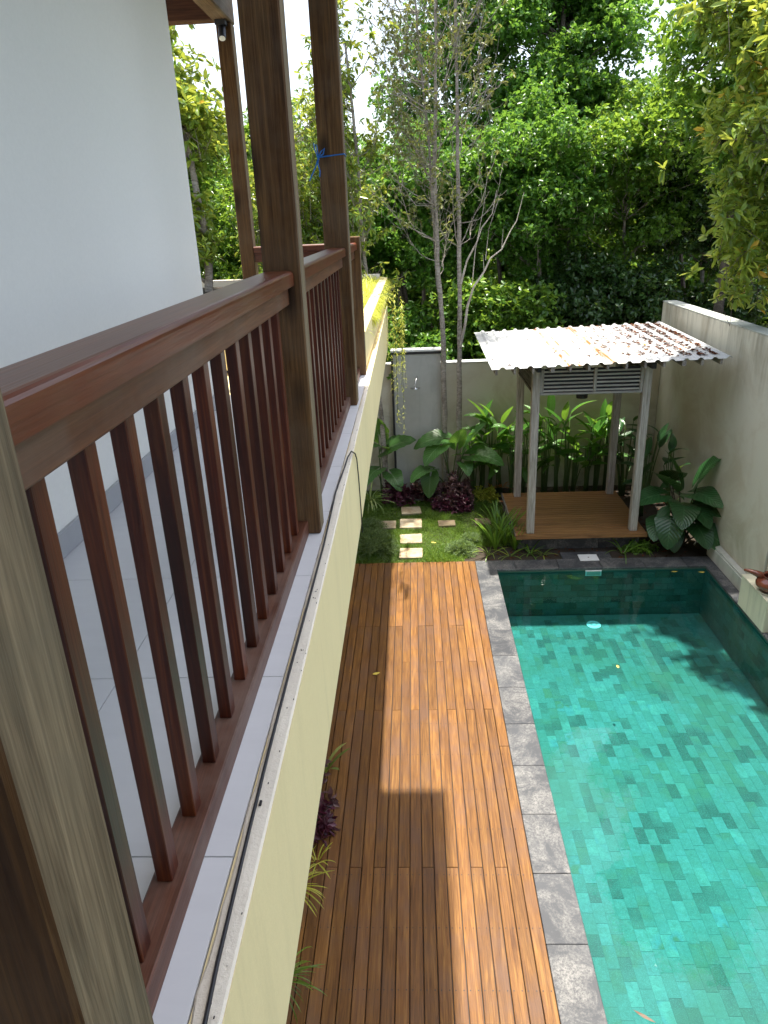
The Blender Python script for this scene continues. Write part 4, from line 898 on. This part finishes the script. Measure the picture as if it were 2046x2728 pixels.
# far wood: one mass, closes the view
nr = np.random.default_rng(77); cl = []
for x in np.arange(-16, 22, .9):
    for row, (y, h) in enumerate(((21, 5.2), (24, 6.2))):
        hh = h + .9 * math.sin(x * .7 + row) + .5 * math.sin(x * 1.9 + row * 2)
        if row and -3.5 < x < 1.5: hh = min(hh, 6.2)
        for z in np.arange(.6, hh, 1.25): cl.append((x + nr.uniform(-.4, .4), y + nr.uniform(-.6, .6), z + nr.uniform(-.3, .3), nr.uniform(.8, 1.15), .85))
P, D, Ls, Ws, T, O = whorls(nr, cl, 420, 5, .17, .11, .2, .5, .4, (30, 110))
me = leaves_mesh('far_wood', P, D, Ls, Ws, nr); o = link_mesh('far_wood', me, M['leaf_mid'], None, (0, 0, 0), 'stuff'); props(o, 'dense green far wood closing the view behind the trees', 'wood')
bk = MB()
for k in range(60):
    x = rr.uniform(-10, 15); y = rr.uniform(16, 23); bk.tube([(x, y, -.25), (x + rr.uniform(-.2, .2), y, 2.5), (x + rr.uniform(-.4, .4), y, 5.5)], [.07, .055, .03], 5, False)
o = bk.build('far_trunks', M['bark_dark'], None, (0, 0, 0), 'stuff'); props(o, 'dark thin trunks standing in the shade of the far wood', 'trunks')

# ------------------------------------------------------------------ garden plants
def leaf_paddle(L, W, curl, nseg=8, shape='paddle', wav=.0, fold=.15, lobes=0.):
    """broad leaf along +X, midrib at y=0, drooping by curl"""
    mb = MB(); cols = 6; P = []; ang = 0; px, pz = 0., 0.; prof = []
    for i in range(nseg + 1):
        u = i / nseg
        if shape == 'paddle': w = math.sin(math.pi * min(1, u ** .75)) ** .75 * 1.0 if 0 < u < 1 else .04
        elif shape == 'heart': w = (1 - u) ** .62 * (1 + .25 * u) if u > 0 else .86
        else: w = math.sin(math.pi * u) ** .8 if 0 < u < 1 else .03
        prof.append((px, pz, w)); ang -= curl / nseg; px += L / nseg * math.cos(ang); pz += L / nseg * math.sin(ang)
    vs, uvs = [], []
    for i, (x, z, w) in enumerate(prof):
        u = i / nseg
        for c in range(cols + 1):
            v = c / cols * 2 - 1; y = v * w * W / 2; zz = z + abs(v) * w * W * fold + wav * math.sin(u * 30 + v * 2) * abs(v) ** 2
            vs.append((x + wav * 1.0 * math.sin(u * 34) * abs(v), y, zz)); uvs.append((u, c / cols))
    n = cols + 1; mb.add(vs, [(i * n + c, i * n + c + 1, (i + 1) * n + c + 1, (i + 1) * n + c) for i in range(nseg) for c in range(cols)], uvs)
    if lobes:
        for s in (-1, 1):
            vs, uvs = [], []
            for i in range(5):
                a = i / 4
                for c in range(4):
                    v = c / 3; yi = .05 + .10 * a; yo = .86 * math.sqrt(max(0, 1 - (a * .97) ** 2)) * 1.0
                    yy = (yi + (max(yo, yi + .02) - yi) * v) * W / 2; vs.append((-lobes * L * a, s * yy, yy * fold * 2 - .02 * a)); uvs.append((-.2 * a, .5 + s * yy / W))
            mb.add(vs, [(i * 4 + c, i * 4 + c + 1, (i + 1) * 4 + c + 1, (i + 1) * 4 + c) for i in range(4) for c in range(3)], uvs)
    me = mb.mesh('leaf', True); me.polygons.foreach_set('use_smooth', [True] * len(me.polygons)); return me
def aim(d, roll=0., upv=(0, 0, 1)):
    X = Vector(d).normalized(); Y = Vector(upv).cross(X); Y = Y.normalized() if Y.length > .05 else Vector((0, 1, 0)); Z = X.cross(Y)
    return Matrix((X, Y, Z)).transposed() @ Matrix.Rotation(roll, 3, 'X')
TARO = [leaf_paddle(1.1, 1.02, c, 12, 'heart', .018, .08, .42) for c in (.5, .9, 1.2)]
for q in TARO: q.materials.append(M['taro'])
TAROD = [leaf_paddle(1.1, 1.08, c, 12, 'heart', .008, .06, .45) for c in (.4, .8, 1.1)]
for q in TAROD: q.materials.append(M['taro_dark'])
PADD = [leaf_paddle(1, .30, c, 8, 'paddle', .0, .16) for c in (.3, .8, 1.4)]
for q in PADD: q.materials.append(M['canna'])
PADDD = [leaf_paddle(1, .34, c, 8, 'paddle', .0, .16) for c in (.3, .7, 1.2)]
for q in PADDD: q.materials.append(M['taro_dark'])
def big_plant(name, label, cat, base, leaves, meshes, stem_mat=None, group=None):
    """leaves: (attach point, direction, length, roll, mesh index)"""
    stem_mat = stem_mat or M['stem']
    t = thing(name, label, cat, base, group)
    for (p, d, L, roll, mi) in leaves:
        p = Vector(p); b = Vector(base) + Vector((rr.uniform(-.04, .04), rr.uniform(-.03, .03), 0)); mid_ = b.lerp(p, .55) + Vector((0, 0, .10 * (p - b).length))
        MB().tube([b, b.lerp(mid_, .5) + Vector((0, 0, .03)), mid_, p], [.016, .013, .010, .007], 6).build('stem', stem_mat, t, smooth=True)
        inst('leaf', meshes[mi], p, t, mtx=aim(d, roll) * L)
    return t
big_plant('giant_taro', 'giant taro with scalloped leaves between the black strip and the dark trunk', 'taro', (-.62, 12.1, -.02), [
    ((-.50, 12.0, .92), (.8, -.35, .55), .50, .5, 0), ((-.62, 12.0, .95), (-.5, -.4, .35), .46, 0, 1), ((-.66, 12.1, 1.15), (-.15, -.2, .9), .42, .3, 0), ((-.45, 11.8, .52), (.4, -.8, -.1), .36, .2, 2), ((-.7, 11.8, .6), (-.5, -.8, .0), .40, 0, 1)], TARO)
big_plant('giant_taro', 'giant taro with two pale lit leaves before the shower panel, round the slender trunks', 'taro', (.62, 11.98, -.02), [
    ((.45, 11.9, 1.10), (-.9, -.25, .15), .50, -.3, 1), ((.40, 11.75, 1.02), (-.7, -.6, -.25), .42, -.2, 1), ((.20, 11.7, .62), (-.8, -.6, .1), .40, 0, 1), ((.22, 11.6, .52), (-.15, -.6, -.8), .34, 0, 0),
    ((.84, 11.75, 1.0), (.35, -.2, .85), .50, .4, 0), ((.98, 11.7, .86), (.85, -.45, .15), .50, .3, 1), ((.80, 11.7, .72), (.2, -.9, .1), .30, 0, 2), ((.70, 11.8, 1.05), (.1, -.3, .8), .34, 0, 0)], TARO)
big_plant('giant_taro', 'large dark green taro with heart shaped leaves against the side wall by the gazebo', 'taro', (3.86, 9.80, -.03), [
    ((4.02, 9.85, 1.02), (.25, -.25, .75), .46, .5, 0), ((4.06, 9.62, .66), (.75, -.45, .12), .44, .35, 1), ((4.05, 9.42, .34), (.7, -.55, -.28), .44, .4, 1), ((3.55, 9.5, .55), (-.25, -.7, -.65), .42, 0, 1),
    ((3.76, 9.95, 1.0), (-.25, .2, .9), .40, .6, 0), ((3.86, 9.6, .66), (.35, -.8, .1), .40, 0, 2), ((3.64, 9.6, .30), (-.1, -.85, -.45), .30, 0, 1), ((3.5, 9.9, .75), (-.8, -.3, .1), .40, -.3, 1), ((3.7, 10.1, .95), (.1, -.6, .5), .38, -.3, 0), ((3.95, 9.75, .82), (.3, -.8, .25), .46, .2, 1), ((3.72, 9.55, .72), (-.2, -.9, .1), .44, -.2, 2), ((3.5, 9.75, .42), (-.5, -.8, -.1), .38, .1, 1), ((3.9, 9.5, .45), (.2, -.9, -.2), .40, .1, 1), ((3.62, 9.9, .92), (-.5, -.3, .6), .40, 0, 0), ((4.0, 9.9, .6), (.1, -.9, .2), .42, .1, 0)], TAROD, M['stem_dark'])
ORD = ['first', 'second', 'third', 'fourth', 'fifth', 'sixth', 'seventh', 'eighth', 'ninth', 'tenth', 'eleventh', 'twelfth', 'thirteenth', 'fourteenth']
cx = [.98, 1.14, 1.30, 1.46, 1.66, 1.86, 2.04, 2.24, 2.42, 2.60, 2.78, 2.96, 3.14, 3.34]
rr = random.Random(99)
for i, x in enumerate(cx):
    y = 12.12 + rr.uniform(-.12, .12); L = []
    hh = rr.uniform(1.0, 1.42)
    for k in range(9):
        a = rr.uniform(0, 6.28); z = hh * (.42 + .58 * k / 8); dx = rr.uniform(-.09, .09); up_ = rr.uniform(.5, 1.6) if k > 3 else rr.uniform(-.1, .7)
        L.append(((x + dx, y + rr.uniform(-.16, .05), z), (math.cos(a), math.sin(a) * .5 - .15, up_ + .25), rr.uniform(.36, .56), rr.uniform(-.6, .6), rr.randint(0, 2)))
    big_plant('canna_lily', ORD[i] + ' from the left of the tall paddle leaved lilies along the back wall', 'lily', (x, y, -.03), L, PADD, group='paddle leaved lilies along the back wall')
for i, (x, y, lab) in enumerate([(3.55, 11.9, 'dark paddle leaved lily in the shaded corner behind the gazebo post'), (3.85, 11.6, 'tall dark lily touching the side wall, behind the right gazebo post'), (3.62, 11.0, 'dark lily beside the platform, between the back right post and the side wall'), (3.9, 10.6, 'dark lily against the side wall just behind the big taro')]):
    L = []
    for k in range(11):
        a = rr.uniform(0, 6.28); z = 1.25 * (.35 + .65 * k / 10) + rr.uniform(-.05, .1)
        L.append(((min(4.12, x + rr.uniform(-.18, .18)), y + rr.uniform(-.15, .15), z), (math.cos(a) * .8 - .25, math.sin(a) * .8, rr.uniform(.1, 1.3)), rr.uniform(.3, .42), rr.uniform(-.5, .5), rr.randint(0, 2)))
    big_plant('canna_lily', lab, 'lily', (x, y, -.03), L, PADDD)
# strappy plants: every blade a leaf
BL = []
for q, (cu, w) in enumerate(((.7, .07), (1.3, .06), (2.0, .05))):
    mb = MB(); ang = 0; px = pz = 0; n = 7; vs = []
    for i in range(n + 1):
        u = i / n; ww = w * (.5 + .9 * u) * (1 - u) ** .5 if u < 1 else .001; ww = min(ww, w)
        vs += [(px, -ww / 2, pz + ww * .2), (px, 0, pz), (px, ww / 2, pz + ww * .2)]; ang -= cu / n * (.4 + 1.2 * u); px += math.cos(ang) / n; pz += math.sin(ang) / n
    mb.add(vs, [(3 * i + c, 3 * i + c + 1, 3 * i + c + 4, 3 * i + c + 3) for i in range(n) for c in range(2)]); BL.append(mb)
def blade_meshes(mat, name):
    out = []
    for b in BL: me = b.mesh('leaf'); me.materials.append(mat); me.polygons.foreach_set('use_smooth', [True] * len(me.polygons)); out.append(me)
    return out
BM = {k: blade_meshes(M[k], k) for k in ('leaf_mid', 'leaf_bright', 'leaf_variegated', 'leaf_orange', 'leaf_yellow', 'leaf_olive', 'leaf_plum', 'leaf_purple')}
def rosette(name, label, cat, base, n, L, mat, el=(30, 80), seed=1, wide=1., group=None, cur=(0, 2)):
    r_ = random.Random(seed); t = thing(name, label, cat, base, group)
    for k in range(n):
        a = k * 2.4 + r_.uniform(-.4, .4); e = R(r_.uniform(*el)); s = L * r_.uniform(.65, 1.1)
        m3 = aim((math.cos(a) * math.cos(e), math.sin(a) * math.cos(e), math.sin(e))) @ Matrix.Diagonal((s, s * wide, s))
        inst('leaf', BM[mat][r_.randint(*cur)], Vector(base) + Vector((math.cos(a) * .02, math.sin(a) * .02, 0)), t, mtx=m3)
    return t
rosette('pandan', 'striped strappy plant under the balcony edge, left of the purple shrub', 'pandan', (-.80, 11.22, .25), 34, .48, 'leaf_variegated', (10, 75), 1, 1.3)
for i, (x, y, h) in enumerate(((1.14, 9.82, .85), (1.30, 9.95, .80), (1.42, 9.80, .70), (1.22, 10.15, .8))):
    h *= .78
    rosette('strap_lily', ('front left' if i == 0 else 'middle' if i == 1 else 'front right' if i == 2 else 'rear') + ' clump of the tall strappy plants beside the gazebo platform', 'lily', (x, y, -.03), 20, h, 'leaf_mid', (64, 89), 10 + i, 1.0, 'tall strappy clumps by the platform', (0, 0))
for i, (x, y, n, L, lab) in enumerate(((1.02, 9.60, 8, .36, 'sparse arching yellow green plant at the left end of the bed'), (1.62, 9.62, 14, .34, 'arching strappy plant in the bed before the base slabs'), (1.80, 9.58, 10, .28, 'small arching strappy plant left of the skimmer lid'), (2.95, 9.56, 7, .5, 'single long bladed plant arching over the dark coping'), (1.32, 9.56, 9, .34, 'arching strappy plant nearest the coping corner'), (3.25, 9.62, 9, .28, 'small dark grassy plant right of the platform base'))):
    rosette('spider_plant', lab, 'plant', (x, y, -.02), n, L, 'leaf_olive' if i % 2 == 0 else 'leaf_mid', (15, 60), 30 + i, 1.3, 'strappy plants edging the bed')
for i, (x, y) in enumerate(((1.30, 12.0), (1.50, 12.08))): rosette('bromeliad', ('left' if i == 0 else 'right') + ' of the two orange bromeliads left of the gazebo post', 'bromeliad', (x, y, .12), 14, .20, 'leaf_orange', (10, 70), 50 + i, 1.6)
for i in range(9):
    rosette('rosette_plant', ORD[i] + ' from the left of the small pale rosettes behind the gazebo platform', 'plant', (1.85 + i * .16, 11.72 + rr.uniform(-.05, .06), .0), 12, .15, 'leaf_yellow' if i % 3 == 0 else 'leaf_variegated', (10, 60), 60 + i, 1.8, 'pale rosettes behind the platform')
# shrubs made of many small leaves
def shrub(name, label, base, rx, ry, h, n, L, W, mat, seed, cat='shrub', up=.5, hexa=True):
    nr = np.random.default_rng(seed); r_ = random.Random(seed); t = thing(name, label, cat, base); st = MB()
    for k in range(16):
        a = r_.uniform(0, 6.28); q = r_.random() ** .5; st.tube([base, (base[0] + rx * q * .5 * math.cos(a), base[1] + ry * q * .5 * math.sin(a), base[2] + h * .5), (base[0] + rx * q * math.cos(a), base[1] + ry * q * math.sin(a), base[2] + h * r_.uniform(.6, .95))], [.007, .005, .003], 4, False)
    st.build('stems', M['stem_dark'], t)
    u = norm(nr.normal(size=(n, 3))); u[:, 2] = np.abs(u[:, 2]); q = (.35 + .65 * nr.random((n, 1)) ** .5) * (1 + .2 * np.sin(u[:, :1] * 9 + seed))
    T = np.array(base) + u * q * np.array([rx, ry, h]); k = 6; T2 = np.repeat(T, k, 0); O = np.repeat(norm(u + np.array([0, 0, up])), k, 0)
    a = norm(np.cross(O, norm(nr.normal(size=(n * k, 3))))); th = np.radians(nr.uniform(30, 95, (n * k, 1))); D = norm(O * np.cos(th) + a * np.sin(th)); s = nr.uniform(.7, 1.15, n * k)
    link_mesh('foliage', leaves_mesh('foliage', T2, D, L * s, W * s, nr, hexa), mat, t, kind='stuff'); return t
shrub('purple_shrub', 'magenta purple leaved shrub at the foot of the dark trunk', (-.36, 11.80, -.02), .30, .28, .42, 210, .085, .03, M['leaf_purple'], 201)
shrub('plum_shrub', 'dusky plum shrub behind the stepping stones, left of the slender trunks', (.15, 12.02, -.02), .28, .24, .36, 170, .085, .028, M['leaf_plum'], 202)
shrub('plum_shrub', 'large plum and purple shrub round the feet of the slender trunks', (.62, 11.60, -.02), .36, .34, .48, 330, .09, .032, M['leaf_plum'], 203)
shrub('purple_shrub', 'low dark purple shrub in front of the plum coloured one', (.62, 11.36, -.02), .34, .18, .28, 190, .085, .032, M['leaf_purple'], 204)
def feather(label, base, rx, ry, h, seed, n=240):
    nr = np.random.default_rng(seed); r_ = random.Random(seed); t = thing('feathery_bush', label, 'fern', base); P, D = [], []; st = MB()
    for k in range(n):
        a = r_.uniform(0, 6.28); e = r_.uniform(.25, 1.3); d = Vector((math.cos(a) * math.cos(e) * rx, math.sin(a) * math.cos(e) * ry, math.sin(e) * h)); p = Vector(base); prev = p
        path = [p]
        for j in range(1, 9):
            u = j / 8; q = Vector(base) + d * u * r_.uniform(.95, 1.05) + Vector((0, 0, -.10 * u * u)); path.append(q)
            if j > 2:
                for _ in range(5):
                    P.append(q.lerp(path[-2], r_.random())); D.append((d.normalized() * .7 + Vector((r_.gauss(0, .7), r_.gauss(0, .7), r_.gauss(.1, .5)))).normalized())
        st.tube(path[::2] + [path[-1]], .0018, 3, False)
    st.build('stems', M['stem'], t)
    P = np.array([p[:] for p in P]); D = np.array([d[:] for d in D]); s = nr.uniform(.02, .05, len(P))
    link_mesh('foliage', leaves_mesh('foliage', P, D, s, s * .16, nr), M['leaf_fern'], t, kind='stuff'); return t
feather('large feathery grey green bush at the corner of the deck under the balcony', (-.68, 9.82, -.02), .42, .50, .42, 301, 330)
feather('feathery bush left of the stepping stones, behind the large one', (-.78, 10.5, -.02), .36, .36, .32, 302, 200)
feather('feathery grey green bush on the lawn where deck and coping meet', (.62, 9.72, -.02), .28, .26, .26, 303, 230)
feather('small feathery tuft behind the bush at the coping corner', (.80, 10.12, -.02), .24, .24, .20, 304, 130)
shrub('yellow_shrub', 'bright yellow green low shrub between the lawn and the gazebo platform', (1.15, 11.9, -.02), .30, .22, .20, 200, .05, .025, M['leaf_yellow'], 205)
shrub('ground_cover_clump', 'dark fine leaved ground cover right of the platform base', (3.22, 10.0 - .3, -.03), .25, .16, .12, 260, .035, .018, M['leaf_mid'], 206, 'plant')
# lawn grass
nr = np.random.default_rng(9); n = 62000
P = np.stack([nr.uniform(-1.5, .70, n), nr.uniform(9.385, 12.3, n), np.full(n, -.022)], 1)
e = nr.random(n); keep = (P[:, 0] < .62) | (P[:, 1] > 9.5); P = P[keep]
n2 = 14000; P2 = np.stack([nr.uniform(.6, 1.42, n2), nr.uniform(9.9, 12.1, n2), np.full(n2, -.032)], 1); P = np.concatenate([P, P2])
for (sx, sy, w_, d_) in ((-.118, 9.66, .34, .31), (-.125, 10.17, .34, .33), (-.125, 10.77, .35, .37), (-.535, 10.74, .34, .32), (-.12, 11.34, .33, .30), (.455, 10.75, .33, .30), (1.04, 10.8, .30, .28), (-.10, 12.03, .42, .40)):
    jit = nr.uniform(-.055, .02, len(P)) + .012 * np.sin(P[:, 0] * 40) * np.cos(P[:, 1] * 37); P = P[~((np.abs(P[:, 0] - sx) < w_ / 2 + jit) & (np.abs(P[:, 1] - sy) < d_ / 2 + jit))]
D = norm(np.stack([nr.normal(size=len(P)) * .8, nr.normal(size=len(P)) * .8, nr.uniform(.3, 1.2, len(P))], 1)); h = (.035 + .03 * np.sin(P[:, 0] * 5) * np.cos(P[:, 1] * 4) + .02 * nr.random(len(P)))
h = np.clip(h * 1.25, .035, .11)
o = link_mesh('lawn_grass', leaves_mesh('lawn_grass', P, D, h, np.full(len(P), .0065), nr), M['leaf_grass'], None, (0, 0, 0), 'stuff'); props(o, 'short sunlit grass growing round the stepping stones', 'grass')
# soil debris in the bed
db = MB()
for k in range(700):
    x, y = rl.uniform(1.0, 4.15), rl.uniform(9.42, 12.3); L = rl.uniform(.02, .08); a = rl.uniform(0, 6.28); c, s_ = math.cos(a) * L, math.sin(a) * L
    db.add([(x, y, -.026), (x + c - s_ * .2, y + s_ + c * .2, -.018), (x + c * 1.3, y + s_ * 1.3, -.024), (x + c + s_ * .2, y + s_ - c * .2, -.022)], [(0, 1, 2), (0, 2, 3)])
o = db.build('bed_litter', M['leaf_litter'], None, (0, 0, 0), 'stuff'); props(o, 'dry leaf litter scattered on the dark soil of the bed', 'dry leaves')

# plants at the foot of the house beside the deck
structure('house_bed', MB().box(-1.545, -1.045, -3, 9.0, -.059, -.02), M['soil'])
shrub('purple_shrub', 'purple leaved shrub peeping from under the slab onto the deck', (-.96, 4.45, -.02), .24, .22, .34, 130, .085, .03, M['leaf_purple'], 210)
shrub('olive_shrub', 'shrub with broad grey green leaves above the purple one beside the deck', (-.95, 4.74, -.02), .17, .18, .46, 36, .11, .042, M['leaf_plum'], 211)
rosette('snake_plant', 'striped upright leaf poking out from under the slab edge, farthest of the deck plants', 'plant', (-.92, 5.1, -.02), 6, .42, 'leaf_variegated', (50, 80), 70, 2.2)
rosette('palm_tuft', 'pale green fan of narrow leaves below the purple shrub by the deck', 'palm', (-.97, 3.78, .15), 40, .30, 'leaf_yellow', (0, 60), 71, .8)
rosette('palm_tuft', 'deep green fan of narrow leaves nearest the viewer by the deck', 'palm', (-.95, 3.05, .2), 60, .33, 'leaf_mid', (0, 65), 72, .8)
rosette('young_shoot', 'small yellow green shoot between the purple shrub and the pale fan', 'plant', (-.83, 4.05, .1), 12, .16, 'leaf_yellow', (10, 70), 73, 1.5)
